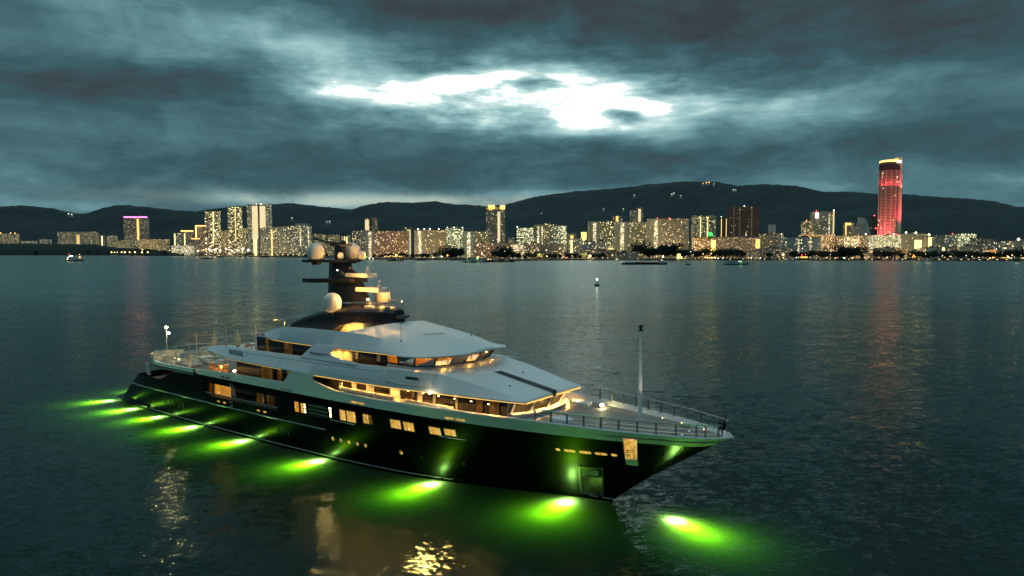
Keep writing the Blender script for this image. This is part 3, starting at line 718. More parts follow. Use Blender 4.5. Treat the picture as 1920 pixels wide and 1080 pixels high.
for x, k in ((xs[0], 0), (xs[-1], -1)):
    hw_, l_, c_, z_, t_ = [lerp(x, TXx, T) for T in (TW, TL, TC, TZ, TM)]
    rf.quad((x, -hw_, l_), (x, 0, l_ + .1), (x, 0, t_), (x, -c_, z_)); rf.quad((x, hw_, l_), (x, 0, l_ + .1), (x, 0, t_), (x, c_, z_))
P(rf, 'bridge_roof', WHITE, smooth=True)
cl = MB(); cl.grid([[(x, -lerp(x, TXx, TW) * .96, lerp(x, TXx, TL) - .02) for x in frange(38.5, 62, 14)], [(x, lerp(x, TXx, TW) * .96, lerp(x, TXx, TL) - .02) for x in frange(38.5, 62, 14)]]); P(cl, 'overhang_ceiling', CEIL)
ln = MB(); ln.tube([(60.2, -3.2, 13.05), (62.8, -.5, 13.22)], .035, 4); P(ln, 'roof_seam', GREYM)

# mast house (dark hump) with lit arches ---------------------------
hb_ = MB(); ring = []
for x in frange(40.4, 55.8, 40):
    T = lerp(x, [40.4, 42, 44.2, 46.8, 49, 51.2, 55, 55.9, 56.3], [12.45, 13.3, 14.05, 14.65, 15.05, 15.3, 15.3, 15.1, 14.7])
    B_ = lerp(x, [40.4, 49, 49.3, 50.2, 51.6, 53.1, 56.3], [12.2, 12.3, 12.7, 13.4, 13.8, 13.9, 13.75])
    w_ = lerp(x, [40.4, 42, 50, 52, 53.6, 55.0, 55.8], [3.3, 3.75, 3.72, 3.2, 2.4, 1.5, .8]); c_ = lerp(x, [40, 50, 53], [.5, .42, .08])
    ring.append([(x, -w_, B_), (x, -w_, T - .3), (x, -w_ + .3, T), (x, -w_ * .5, T + c_ * .8), (x, 0, T + c_), (x, w_ * .5, T + c_ * .8), (x, w_ - .3, T), (x, w_, T - .3), (x, w_, B_)])
hb_.grid(ring, closed=True); hb_.quad(*ring[0]); hb_.quad(*ring[-1])
P(hb_, 'mast_house', MASTM)
m = MB(); m.box(49.2, 53.2, -2.7, 2.7, 12.3, 13.8); P(m, 'arch_wall', CEIL)
for x in (50.6, 52.0, 53.4): light('arch_lamp', 'POINT', (x, -3.6, 13.15), 75, WARM, ship, shadow_soft_size=.12); 
light('arch_lamp', 'POINT', (52, 3.4, 13.3), 50, WARM, ship, shadow_soft_size=.12)
nose = MB(); nose.xz([(55.6, 14.0), (56.6, 14.35), (56.7, 14.6), (55.6, 14.8)], -.7, .7); P(nose, 'mast_house_nose', MASTM)
pr = MB()
for s in (-1, 1):
    pr.tube([(50.5, s * 3.4, 15.9), (55.0, s * 1.4, 15.95)], .045, 5); 
    for k in range(6): pr.tube([(50.5 + .9 * k, s * (3.4 - .4 * k), 15.1), (50.5 + .9 * k, s * (3.4 - .4 * k), 15.93)], .035, 4)
pr.tube([(55.0, -1.4, 15.95), (55.0, 1.4, 15.95)], .045, 5); P(pr, 'mast_deck_rail', STEEL)
for q in ((52.6, 53.8, -2.0, -1.4, 15.3, 15.6), (53.9, 54.9, -1.2, -.4, 15.3, 15.55)): m = MB(); m.box(*q); P(m, 'mast_deck_seat', CUSH, bevel=.06)
# mast column
mc = MB(); lv = [(14.6, 45.2, 51.7, 1.0), (17.2, 45.2, 50.3, .9), (18.6, 45.2, 49.5, .8), (19.4, 45.2, 48.2, .75), (20.35, 45.2, 47.8, .7)]
rows = []
for z, a, b, h in lv: rows.append([(a, -h, z), (a + .8, -h - .1, z), (b - 1.6, -h * .8, z), (b, -h * .3, z), (b, h * .3, z), (b - 1.6, h * .8, z), (a + .8, h + .1, z), (a, h, z)])
mc.grid(rows, True); mc.quad(*rows[-1]); P(mc, 'mast_column', MASTM)
def wing(name, poly, z0, z1, mat): m = MB(); m.prism(poly, z0, z1); return P(m, name, mat, bevel=.04)
wing('mast_crosstree', [(44.0, -3.6), (45.2, -3.7), (48.3, -1.2), (48.3, 1.2), (45.2, 3.7), (44.0, 3.6), (43.9, 0)], 20.18, 20.5, MASTM)
wing('mast_crosstree', [(44.2, -3.7), (45.6, -3.8), (49.4, -1.3), (49.4, 1.3), (45.6, 3.8), (44.2, 3.7), (43.6, 0)], 17.95, 18.4, MASTM)
wing('radar_platform', [(48.0, -.75), (51.6, -.7), (51.9, 0), (51.6, .7), (48.0, .75)], 18.55, 18.98, DOME)
wing('radar_platform', [(49.8, -.85), (53.5, -.8), (53.9, 0), (53.5, .8), (49.8, .85)], 16.98, 17.45, DOME)
for x, z in ((50.9, 18.95), (52.8, 17.42)):
    m = MB(); m.lathe([(.26, 0), (.26, .3), (.15, .4), (.13, .6)], (x, 0, z)); rp = P(m, 'radar_pedestal', DOME)
    m = MB(); m.box(x - .1, x + .1, -1.35, 1.35, z + .6, z + .78, M=Matrix.Translation((x, 0, 0)) @ Matrix.Rotation(R(48), 4, 'Z') @ Matrix.Translation((-x, 0, 0))); P(m, 'radar_scanner', DOME, rp)
def dome(x, y, z, r, n='satellite_dome'):
    m = MB(); m.lathe([(r * .5, -r * 1.12), (r * .9, -r * .92), (r * .98, -r * .78), (r, -r * .35), (r, 0)] + [(r * math.cos(a), r * math.sin(a)) for a in frange(.15, math.pi / 2, 9)], (x, y, z), 24)
    o = P(m, n, DOME, smooth=True)
    m = MB(); m.lathe([(r * .5, -r * 1.55), (r * .6, -r * 1.2)], (x, y, z), 16); P(m, 'dome_base', MASTM, o); return o
dome(45.3, -2.55, 21.42, .97); dome(45.3, 2.55, 21.5, .97); dome(49.1, -3.45, 15.95, 1.0); dome(49.5, 3.5, 16.35, .92); dome(47.6, -1.0, 20.95, .36, 'small_dome'); dome(48.7, 1.1, 21.0, .45, 'small_dome')
m = MB(); m.prism([(45.7, -.3), (47.0, -.3), (47.2, 0), (47.0, .3), (45.7, .3)], 20.45, 22.1); m.prism([(45.6, -.9), (47.3, -.9), (47.3, .9), (45.6, .9)], 22.0, 22.3)
m.tube([(44.4, -2.2, 22.9), (45.5, -1.3, 22.45), (47.5, -.3, 22.25)], .12, 5); P(m, 'mast_head', MASTM)
m = MB(); m.tube([(44.9, -.7, 22.3), (44.9, -.7, 23.9)], .05, 5); m.tube([(46.4, .4, 22.2), (46.4, .4, 23.6)], .06, 5); m.lathe([(.05, 0), (.3, .15), (.3, .3), (.1, .5)], (46.4, .4, 22.2)); P(m, 'mast_antenna', MASTM)
for x, y, h in ((60.8, -4.6, 3.6), (63.6, 2.6, 3.6)):
    z = 12.5 if y < 0 else 12.6
    m = MB(); m.tube([(x, y, z), (x, y, z + h)], .035, 4, .012); m.lathe([(.1, 0), (.1, .3), (.05, .4)], (x, y, z - .1)); P(m, 'whip_antenna', GREYM)
for (x, y, z, e_) in ((51.2, -2.9, 16.3, 240), (52.4, 2.0, 17.0, 520), (50.8, -1.7, 18.2, 130), (52.6, -1.7, 16.6, 150), (54.5, -1.6, 15.9, 60), (49.2, -2.7, 21.6, 260), (50.0, 2.6, 21.6, 330)):
    light('mast_lamp', 'POINT', (x, y, z), e_, WARM, ship, shadow_soft_size=.1)
m = MB(); m.box(52.9, 53.05, -1.9, -1.75, 16.25, 16.33); P(m, 'mast_lamp_body', LAMPS)
m = MB(); m.box(47.0, 47.12, -1.12, -1.05, 19.25, 19.32); P(m, 'mast_lamp_body', LAMPS)

# foremast, rails, bow fittings -----------------------------------
m = MB(); m.tube([(84, 0, 7.0), (84, 0, 11.2)], .19, 12, .17); m.tube([(84, 0, 11.2), (84, 0, 14.9)], .145, 12, .12); P(m, 'foremast', pm('mast_paint', (.88, .88, .85), .5), smooth=True)
m = MB(); m.lathe([(.2, 0), (.2, .1), (.1, .14), (.1, .32), (.19, .36), (.19, .44)], (84, 0, 14.85)); m.tube([(84, -.55, 15.32), (84, .55, 15.32)], .03, 4); fl = P(m, 'foremast_light', BLACK)
m = MB(); m.lathe([(.09, 0), (.09, .12)], (84, 0, 15.1)); P(m, 'lamp_glass', LAMPS, fl)
RAILX = frange(77.2, 91.0, 11)
for s in (-1, 1):
    rx = [76.0] + frange(76.8, 91.2, 18)
    rp_ = [HP_at(75.6, BT(75.6) + .05, s, -.12)] + [(HP_at(x, 7.25, s, -.14)[0], HP_at(x, 7.25, s, -.14)[1], BT(x) + 1.0) for x in rx[1:]]
    m = MB(); m.tube(rp_, .055, 6); P(m, 'hand_rail', STEEL)
    for dz in (.66, .33):
        m = MB(); m.tube([(p[0], p[1], p[2] - 1 + dz) for p in rp_[1:]], .016, 4); P(m, 'rail_wire', STEEL)
    for x in RAILX + [90.2]:
        p = HP_at(x, 7.25, s, -.14); m = MB(); m.box(p[0] - .07, p[0] - .02, p[1] - .03, p[1] + .03, BT(x), BT(x) + 1.0); m.box(p[0] + .02, p[0] + .07, p[1] - .03, p[1] + .03, BT(x), BT(x) + 1.0); P(m, 'rail_stanchion', pm('dark_steel', (.30, .31, .31), .35, 1))
    m = MB(); m.box(87.2, 87.6, s * 1.2 - .2, s * 1.2 + .2, 7.02, 7.35); m.lathe([(.22, 0), (.12, .1), (.12, .4), (.2, .5)], (88.0, s * .7, 7.02)); P(m, 'mooring_bollard', STEEL)
    for x in (84.5, 86.5, 88.8):
        m = MB(); p = HP_at(x, 7.1, s, -.5); m.lathe([(.035, 0), (.035, .07), (.01, .09)], (p[0], p[1], 7.02)); P(m, 'deck_light', pm('lamp_dim', (1, .8, .5), .5, emis=(1, .7, .3), es=4))
m = MB(); m.lathe([(.05, 0), (.28, .15), (.36, .45), (.28, .75), (.05, .9)], (90.9, 0, 7.6)); m.tube([(90.9, 0, 7.2), (91.2, 0, 8.9)], .05, 5); P(m, 'bow_bell', BLACK, smooth=True)
for (x, y) in ((78.1, 3.9), (77.95, -2.7)):
    m = MB(); m.lathe([(.3, 0), (.34, .12), (.2, .3), (.06, .36)], (x, y, 7.02)); fh = P(m, 'flood_lamp', GREYM)
    m = MB(); m.lathe([(.02, 0), (.16, .08), (.16, .2), (.02, .28)], (x + .2, y - .1, 7.12)); P(m, 'lamp_glass', LAMPH if y > 0 else LAMPH, fh)
    light('flood_beam', 'SPOT', (x + .4, y, 7.45), 170, (1, .86, .45), ship, look=(1, -.12 if y > 0 else .12, -.11), spot_size=R(38), spot_blend=.6, shadow_soft_size=.08)
m = MB(); m.lathe([(1.0, 0), (1.0, .4), (.9, .45), (.85, .3)], (76.2, 3.6, 7.0), 20, 1.1, .8); P(m, 'foredeck_tub', WHITE)
m = MB(); m.lathe([(.9, 0), (.9, .35), (.6, .45)], (78.2, -2.9, 7.0), 18, 1.2, .7); P(m, 'foredeck_hatch', WHITE)
for x, z in ((86.7, 5.3),):
    m = MB(); p = HP_at(x, z, -1, .05); m.lathe([(.02, 0), (.16, .06), (.16, .12)], p); P(m, 'fairlead', BLACK)
    light('bow_spot', 'SPOT', (x - .1, p[1] - .35, z - .02), 26, (.28, 1, .02), ship, look=(1, .36, .28), spot_size=R(42), spot_blend=.5, shadow_soft_size=.03)

# aft deck: rails and the stern lamp post ------------------------
rp_ = [(x, -YA(x) + .15, 7.75) for x in reversed(AX) if x < 27] + [(x, YA(x) - .15, 7.75) for x in AX[1:] if x < 27]
m = MB(); m.tube(rp_, .045, 5); P(m, 'hand_rail', STEEL)
for k in range(0, len(rp_), 2):
    m = MB(); m.tube([(rp_[k][0], rp_[k][1], 6.85), rp_[k]], .03, 4); P(m, 'rail_stanchion', STEEL)
for s in (-1, 1):
    m = MB(); m.tube([(x, s * 7.0, 7.65) for x in (26.5, 29, 32, 35)], .035, 4)
    for x in (26.5, 28, 29.5, 31, 32.5): m.tube([(x, s * 7.0, 7.0), (x, s * 7.0, 7.65)], .025, 4)
    P(m, 'hand_rail', GREYM)
    m = MB(); m.tube([(29.3, s * 6.0, 10.75), (33, s * 6.25, 10.85), (36.5, s * 6.25, 10.85)], .03, 4)
    for x in (29.3, 31, 32.5, 34, 35.5): m.tube([(x, s * 6.1, 9.9), (x, s * 6.1, 10.8)], .025, 4)
    P(m, 'hand_rail', STEEL)
m = MB(); m.tube([(29.3, -6.0, 10.75), (28.6, 0, 10.75), (29.3, 6.0, 10.75)], .03, 4); P(m, 'hand_rail', STEEL)
m = MB(); m.tube([(38.2, -3.6, 13.4), (37.6, 0, 13.5), (38.2, 3.6, 13.4)], .04, 5)
for y in (-3.6, -1.8, 0, 1.8, 3.6): m.tube([(38.1, y, 12.0), (38.1, y, 13.42)], .03, 4)
m.tube([(38.2, -3.6, 13.4), (41.5, -3.7, 13.6)], .04, 5); P(m, 'sundeck_rail', STEEL)
light('sundeck_lamp', 'POINT', (39.2, -3.2, 12.6), 40, WARM, ship, shadow_soft_size=.1)

# ================================================================== THINGS STANDING ON THE YACHT'S DECKS (top level, placed in world space)
def on_deck(name, x, y, z, rz, label, cat, group=None):
    o = empty(name); o.matrix_world = MSH @ Matrix.Translation((x, y, z)) @ Matrix.Rotation(R(rz), 4, 'Z')
    return tag(o, label, cat, group)
def round_sofa(x, y, rz, label):
    t = on_deck('round_sofa', x, y, 6.49, rz, label, 'sofa', 'round sofas on the aft deck')
    for nm_, r0, r1, z0, z1 in (('seat', 1.5, 2.7, .0, .5), ('backrest', 2.5, 2.9, .5, 1.0)):
        m = MB(); a = frange(R(-75), R(75), 15)
        m.grid([[(r0 * math.cos(q), r0 * math.sin(q), z0) for q in a], [(r0 * math.cos(q), r0 * math.sin(q), z1) for q in a], [(r1 * math.cos(q), r1 * math.sin(q), z1) for q in a], [(r1 * math.cos(q), r1 * math.sin(q), z0) for q in a]])
        for q in (a[0], a[-1]): m.quad((r0 * math.cos(q), r0 * math.sin(q), z0), (r0 * math.cos(q), r0 * math.sin(q), z1), (r1 * math.cos(q), r1 * math.sin(q), z1), (r1 * math.cos(q), r1 * math.sin(q), z0))
        m.build(nm_, CUSH, t, smooth=False)
round_sofa(14.7, -3.3, 200, 'round cream sofa on the aft deck beside the floodlit lamp post')
round_sofa(15.6, 3.2, 165, 'round cream sofa at the far port corner of the aft deck')
def ottoman(x, y, label, sx=.55, h=.5):
    t = on_deck('ottoman', x, y, 6.49, 12, label, 'ottoman', 'ottomans on the aft deck')
    m = MB(); m.box(-sx, sx, -.5, .5, .08, h); m.build('seat', CUSH, t, bevel=.06); m = MB(); m.box(-sx + .08, sx - .08, -.42, .42, 0, .08); m.build('base', GREYM, t)
ottoman(21.0, -3.7, 'cream cube ottoman, sternmost of the three on the aft deck'); ottoman(21.9, -2.4, 'cream cube ottoman, middle one of the three on the aft deck'); ottoman(23.2, -1.4, 'cream cube ottoman beside the foot of the large closed parasol', .7)
def daybed(x, y, rz, label, w_=.9, l_=1.1):
    t = on_deck('daybed', x, y, 6.49, rz, label, 'daybed', 'daybeds on the aft deck')
    m = MB(); m.box(-l_, l_, -w_, w_, .1, .42); m.build('mattress', CUSH, t, bevel=.07); m = MB(); m.box(-l_, -l_ + .3, -w_, w_, .42, .75); m.build('backrest', CUSH, t, bevel=.07)
    m = MB(); m.box(-l_ + .1, l_ - .1, -w_ + .1, w_ - .1, 0, .1); m.build('frame', GREYM, t)
daybed(22.3, -4.9, 5, 'low cream daybed between the two starboard awning poles'); daybed(19.0, -4.9, 0, 'low cream daybed aft of the starboard awning poles'); daybed(18.4, -1.0, 90, 'wide cream daybed in the middle of the aft deck', 1.2, 1.5)
def pole(x, y, z, h, label):
    t = on_deck('awning_pole', x, y, z, 0, label, 'pole', 'awning poles on the aft decks')
    m = MB(); m.tube([(0, 0, .05), (0, 0, h)], .09, 8, .06); m.build('shaft', CANV, t); m = MB(); m.lathe([(.2, 0), (.2, .06), (.1, .12)]); m.build('foot', STEEL, t)
pole(22.3, -6.9, 6.49, 3.0, 'slim cream awning pole at the starboard rail, sternmost of the near two')
pole(24.3, -6.2, 6.49, 3.0, 'slim cream awning pole at the starboard rail, nearer the deckhouse')
pole(14.2, .3, 6.49, 3.4, 'slim pale awning pole standing alone between the two round sofas')
pole(30.6, -4.9, 9.2, 3.0, 'brown awning pole at the aft end of the bridge deck'); pole(34.0, -3.0, 9.2, 3.3, 'tall brown awning pole amid the chairs on the bridge deck')
def parasol(x, y, z, h, r, label):
    t = on_deck('closed_parasol', x, y, z, 0, label, 'parasol', 'closed parasols on the aft decks')
    m = MB(); n = 14
    prof = [(.35 * r, .18 * h), (.95 * r, .3 * h), (r, .42 * h), (.85 * r, .62 * h), (.55 * r, .82 * h), (.12, .97 * h)]
    rows = [[((rr * (1 + .16 * (-1) ** k)) * math.cos(2 * math.pi * k / n), (rr * (1 + .16 * (-1) ** k)) * math.sin(2 * math.pi * k / n), zz) for k in range(n)] for rr, zz in prof]
    m.grid(rows, True); m.quad(*rows[-1]); m.build('canopy', CANV, t)
    m = MB(); m.tube([(0, 0, 0), (0, 0, h)], .05, 6); m.build('pole', STEEL, t); m = MB(); m.lathe([(.03, 0), (.1, .08), (.03, .2)], (0, 0, h)); m.build('finial', WHITE, t)
    m = MB(); m.lathe([(.5, 0), (.5, .1), (.1, .16)]); m.build('base', GREYM, t)
parasol(20.8, -.8, 6.49, 4.0, .42, 'large closed cream parasol in the middle of the aft deck'); parasol(31.6, -4.0, 9.2, 2.4, .34, 'small closed cream parasol on the bridge deck')
def stool(x, y, z, label):
    t = on_deck('dining_chair', x, y, z, rnd.uniform(0, 360), label, 'chair', 'dining chairs on the bridge deck')
    m = MB(); m.box(-.25, .25, -.25, .25, .42, .5); m.build('seat', CUSH, t); m = MB(); m.box(-.25, -.2, -.25, .25, .5, 1.0); m.build('backrest', CUSH, t)
    m = MB()
    for a in (-.22, .22):
        for b in (-.22, .22): m.tube([(a, b, 0), (a, b, .42)], .02, 4)
    m.build('legs', STEEL, t)
for k, (x, y) in enumerate([(31.9, -2.6), (32.5, -3.4), (33.2, -2.2), (33.5, -4.0), (34.6, -3.6), (35.0, -2.4)]):
    stool(x, y, 9.2, ['aftmost dining chair on the bridge deck beside the small parasol', 'dining chair near the starboard rail of the bridge deck', 'dining chair in the middle of the bridge deck group', 'dining chair closest to the near rail of the bridge deck', 'dining chair just forward of the tall brown pole', 'dining chair nearest the bridge deck glass wall'][k])
t = on_deck('dining_table', 33.0, -3.0, 9.2, 0, 'small round dining table amid chairs on the bridge deck', 'table')
m = MB(); m.lathe([(.7, .7), (.7, .75)]); m.build('table_top', WOODW, t); m = MB(); m.lathe([(.3, 0), (.06, .06), (.06, .7)]); m.build('pedestal', STEEL, t)
t = on_deck('bar_counter', 27.6, -5.2, 6.49, 0, 'curved warm-lit bar counter by the aft glass doors', 'bar'); m = MB(); m.box(0, 3.2, -.35, .35, 0, 1.05); m.build('counter', WOODW, t, bevel=.04); m = MB(); m.box(-.1, 3.3, -.5, .5, 1.05, 1.12); m.build('counter_top', WHITE, t)
for k, (x, lab) in enumerate([(55.2, 'cream side-deck sofa beside the ladder, furthest aft of the three'), (57.9, 'brightly lit cream side-deck sofa, middle of the three'), (60.6, 'brightly lit cream side-deck sofa, furthest forward of the three')]):
    t = on_deck('side_sofa', x, -6.0, 6.49, 0, lab, 'sofa', 'sofas on the starboard side deck')
    m = MB(); m.box(-1.25, 1.25, -.5, .35, .15, .8); m.build('seat', CUSH, t, bevel=.08)
    m = MB(); m.tube([(-1.25, -.42, 1.0), (1.25, -.42, 1.0)], .27, 12); m.build('backrest', CUSH, t, smooth=True)
    for s in (-1, 1): m = MB(); m.box(s * 1.25 - .1, s * 1.25 + .1, -.5, .35, .15, .72); m.build('armrest', CUSH, t, bevel=.04)
t = on_deck('side_bench', 65.0, -6.05, 6.49, -1.5, 'long cream bench along the bulwark forward of the sofas', 'bench'); m = MB(); m.box(-1.9, 1.9, -.3, .25, .1, .75); m.build('seat', CUSH, t, bevel=.05); m = MB(); m.box(-1.9, 1.9, -.45, -.28, .1, 1.16); m.build('backrest', CUSH, t, bevel=.03)
t = on_deck('deck_ladder', 53.1, -5.9, 6.49, 0, 'white folding ladder leaning by the aft end of the side-deck sofas', 'ladder')
m = MB()
for s in (-.22, .22): m.tube([(s, 0, 0), (s * .8, .3, 2.0)], .035, 4)
m.build('rail', WHITE, t); m = MB()
for k in range(6): m.tube([(-.22, .05 * k, .3 * k + .2), (.22, .05 * k, .3 * k + .2)], .03, 4)
m.build('rung', WHITE, t)
t = on_deck('stern_lamp_post', 15.8, -4.8, 6.49, 0, 'slim post on the aft deck carrying two dazzling yellow lamps', 'lamp post')
m = MB(); m.tube([(0, 0, 0), (0, 0, 4.6)], .06, 6); m.tube([(0, 0, 3.9), (.55, 0, 3.95)], .04, 5); m.build('post', CANV, t)
for q in ((0, 0, 4.65), (.55, 0, 3.9)): m = MB(); m.lathe([(.03, -.15), (.14, -.1), (.17, .05), (.03, .15)], q, 14); m.build('lamp_head', LAMPH, t)

# ------------------------------------------------------------------ deck lights of the yacht
def strip(x0, x1, y, z, e, n, col=WARM, name='deck_downlight'):
    for x in frange(x0, x1, n): light(name, 'SPOT', (x, y, z), e, col, ship, rot=(0, 0, 0), spot_size=R(150), spot_blend=.8, shadow_soft_size=.07)
strip(51.8, 73.5, -6.05, 8.45, 260, 11, (1, .46, .09)); strip(54, 73, 6.0, 8.45, 60, 4)
strip(35, 45, -6.2, 8.5, 12, 3)
strip(50.6, 53.2, -5.5, 11.3, 160, 3); strip(54.5, 59, -5.5, 11.35, 14, 2); strip(38, 47, -5.4, 11.35, 8, 3)
strip(13, 24, -5.2, 6.1, 60, 3); strip(13, 22, 1, 6.1, 120, 3)
strip(30.5, 43, -6.4, 6.15, 9, 4)
strip(33.6, 33.6, 0, 8.6, 1, 2)
for x, y, e_ in ((32.6, -4.8, 200), (32.6, 3.5, 150), (30.4, -5.6, 90)): light('aft_door_lamp', 'POINT', (x, y, 8.2 if x > 31 else 7.3), e_, WARM, ship, shadow_soft_size=.12)
m = MB(); m.lathe([(.02, -.1), (.16, 0), (.02, .1)], (32.9, -5.3, 7.0)); P(m, 'aft_door_light', LAMPS)
for x, y in ((35.9, -4.2), (36.3, 0), (35.9, 4.2)): light('bridge_aft_lamp', 'POINT', (x, y, 11.2), 60, WARM, ship, shadow_soft_size=.1)
for x, y in ((15.8, -4.8), (16.3, -4.8)): light('stern_flood', 'POINT', (x, y, 6.49 + 4.3), 7, (1, .7, .25), ship, shadow_soft_size=.2)
for x, y in ((20, -6.4), (25.2, -6.3), (28.5, -6.2), (17, -6.0)): light('deck_step_light', 'POINT', (x, y, 6.75), 16, WARM, ship, shadow_soft_size=.06)
for y in (-3.6, -1.2, 1.2, 3.6): light('visor_lamp', 'SPOT', (75.2, y, 8.3), 620, WARM, ship, look=(-.3, 0, -1), spot_size=R(140), spot_blend=.8, shadow_soft_size=.08)
for x, y in ((62.6, -5.35), (64.9, -4.5), (66.0, -3.1), (66.5, -1), (66.5, 1), (66, 3.1), (65, 4.6)): light('coaming_light', 'POINT', (x - .12, y, 10.25 if x < 66 else 10.62), 6, WARM, ship, shadow_soft_size=.04)
m = MB()
for x in frange(52, 73, 12): m.lathe([(.02, 0), (.09, 0), (.09, .02)], (x, -6.3, 8.42), 8)
P(m, 'downlight_lens', LAMPW)
m = MB(); m.lathe([(.02, -.08), (.09, 0), (.02, .08)], (66.7, -6.85, 8.68), 10); P(m, 'side_lamp', LAMPS)
light('side_flood', 'SPOT', (66.7, -7.5, 8.3), 4200, (1, .66, .18), ship, look=(12, -12.4, -8.3), spot_size=R(75), spot_blend=.8, shadow_soft_size=.6); light('side_flood', 'SPOT', (53.0, -7.7, 5.3), 130, (1, .66, .2), ship, look=(11.3, -8.8, -5.3), spot_size=R(70), spot_blend=.8, shadow_soft_size=.15); light('side_lamp_glow', 'POINT', (66.7, -7.1, 8.5), 25, (1, .72, .25), ship, shadow_soft_size=.1)

LED = pm('led_strip_gold', (1, .6, .2), .5, emis=(1, .55, .10), es=1.3)
for s in (-1, 1):
    m = MB(); m.tube([(x, s * (lerp(x, VX, VW) - .06), lerp(x, VX, VL) - .02) for x in frange(50.8, 75.5, 30)], .055, 4); P(m, 'led_strip', LED)
    m = MB(); m.tube([(x, s * (lerp(x, TXx, TW) - .08), lerp(x, TXx, TL) - .02) for x in frange(39, 61.5, 20)], .035, 4); P(m, 'led_strip', LED)
    m = MB(); m.tube([(x, s * (lerp(x, VX, VW) - .06), lerp(x, VX, VL) - .02) for x in frange(31, 45, 10)], .02, 4); P(m, 'led_strip', LED)
m = MB(); m.tube([(75.62, y, 8.47) for y in frange(-4.4, 4.4, 5)], .055, 4); P(m, 'led_strip', LED)

light('foremast_fill', 'SPOT', (84.9, -.9, 7.2), 500, (1, .9, .7), ship, look=(-.13, .13, 1), spot_size=R(28), spot_blend=.5, shadow_soft_size=.05)  # unseen spot, added to brighten the foremast
# underwater lights: lamps under the surface lighting the murky water from below
GREEN = (.22, 1, .006)
UW = [(3.3, 6, 165, .8), (3.4, -3, 172, .8), (4.5, -6.6, -112, 1.), (12.4, -7.1, -100, 1.3), (19.8, -7.3, -96, 1.), (28.3, -7.3, -95, 1.1), (38.8, -7.15, -92, 1.1), (51.8, -6.8, -92, 1.15), (66.0, -4.95, -90, 1.15), (78.2, -1.35, -85, 1.3), (86.6, -.2, -25, 1.35)]
for x, y, a, k in UW:
    dx, dy = math.cos(R(a)), math.sin(R(a))
    fx, fy = (dx, dy) if x > 80 else (dx * .94, dy * .94)
    light('underwater_lamp', 'POINT', (x + dx * .45, y + dy * .45, -.34), 38 * k, (.45, 1, .22), ship, shadow_soft_size=.12)
    for off, dep, e_, c_, ss, an in ((1.0, .42, 650, (.45, 1, .22), .2, 166), (2.2, .82, 420, (.36, 1, .01), .4, 166), (4.0 if x > 60 else 3.1, 1.45, 270, (.26, 1, .003), .9, 164), (5.0 if x > 60 else 4.0, 3.4, 120, (.12, 1, .001), 1.5, 166)):
        light('underwater_lamp', 'SPOT', (x + dx * off, y + dy * off, -dep), e_ * k, c_, ship, look=(dx * .15, dy * .15, 1), spot_size=R(an), spot_blend=1, shadow_soft_size=ss)
    if x < 80:
        m = MB(); m.lathe([(.16, -.06), (.16, .06)], (x, y, -.42), 10); P(m, 'underwater_light', LENSG)

# ================================================================== THE TOWN ACROSS THE WATER
E_FILL = .16
def facade(name, wall, litfrac, litcol, es, pw=4.2, ph=3.1, dim=.25, even=False, wx=(.18, .82), wz=(.25, .8)):
    """storeys and window bays from the wall's own metric UVs; some windows lit"""
    if name in MATS: return MATS[name]
    m = pm(name, wall, .8); t = NT(m.node_tree); b = m.node_tree.nodes['Principled BSDF']
    uv = t.add('ShaderNodeUVMap').outputs[0]; s = t.add('ShaderNodeSeparateXYZ'); t.l.new(uv, s.inputs[0])
    u, v = s.outputs[0], s.outputs[1]
    fu, fv = t.m('FRACT', u), t.m('FRACT', v)
    inw = t.m('MULTIPLY', t.m('MULTIPLY', t.m('GREATER_THAN', fu, wx[0]), t.m('LESS_THAN', fu, wx[1])), t.m('MULTIPLY', t.m('GREATER_THAN', fv, wz[0]), t.m('LESS_THAN', fv, wz[1])))
    ob = t.add('ShaderNodeObjectInfo').outputs['Random']
    cell = t.add('ShaderNodeCombineXYZ'); t.l.new(t.m('FLOOR', u), cell.inputs[0]); t.l.new(t.m('FLOOR', v), cell.inputs[1]); t.l.new(t.m('MULTIPLY', ob, 91), cell.inputs[2])
    wn = t.add('ShaderNodeTexWhiteNoise'); t.l.new(cell.outputs[0], wn.inputs[0])
    sc = t.add('ShaderNodeSeparateColor'); t.l.new(wn.outputs[1], sc.inputs[0])
    lit = t.m('LESS_THAN', wn.outputs[0], litfrac)
    br = t.m('ADD', t.m('MULTIPLY', t.m('POWER', sc.outputs[1], 3.0), 2.6), .18)
    glow_fill = t.m('MULTIPLY', t.m('MULTIPLY', sc.outputs[0], sc.outputs[2]), E_FILL if litfrac > .05 else .06)      # faint glow added in every window to brighten the walls
    e = t.m('MULTIPLY', inw, 1.15 if even else t.m('ADD', t.m('MULTIPLY', t.m('MULTIPLY', lit, br), es * .85), glow_fill))
    if even: e = t.m('MULTIPLY', e, es)
    c = t.mix(sc.outputs[2], litcol, (1, .86, .55)); c = t.mix(t.m('GREATER_THAN', sc.outputs[0], .93), c, (.75, 1, .85))
    t.put(b.inputs['Base Color'], t.mix(inw, wall, tuple(q * dim for q in wall))); t.put(b.inputs['Emission Color'], c); t.put(b.inputs['Emission Strength'], e)
    return m
AM = (1, .62, .18); YE = (1, .74, .25); GR = (.85, .95, .45); OR = (1, .45, .10)
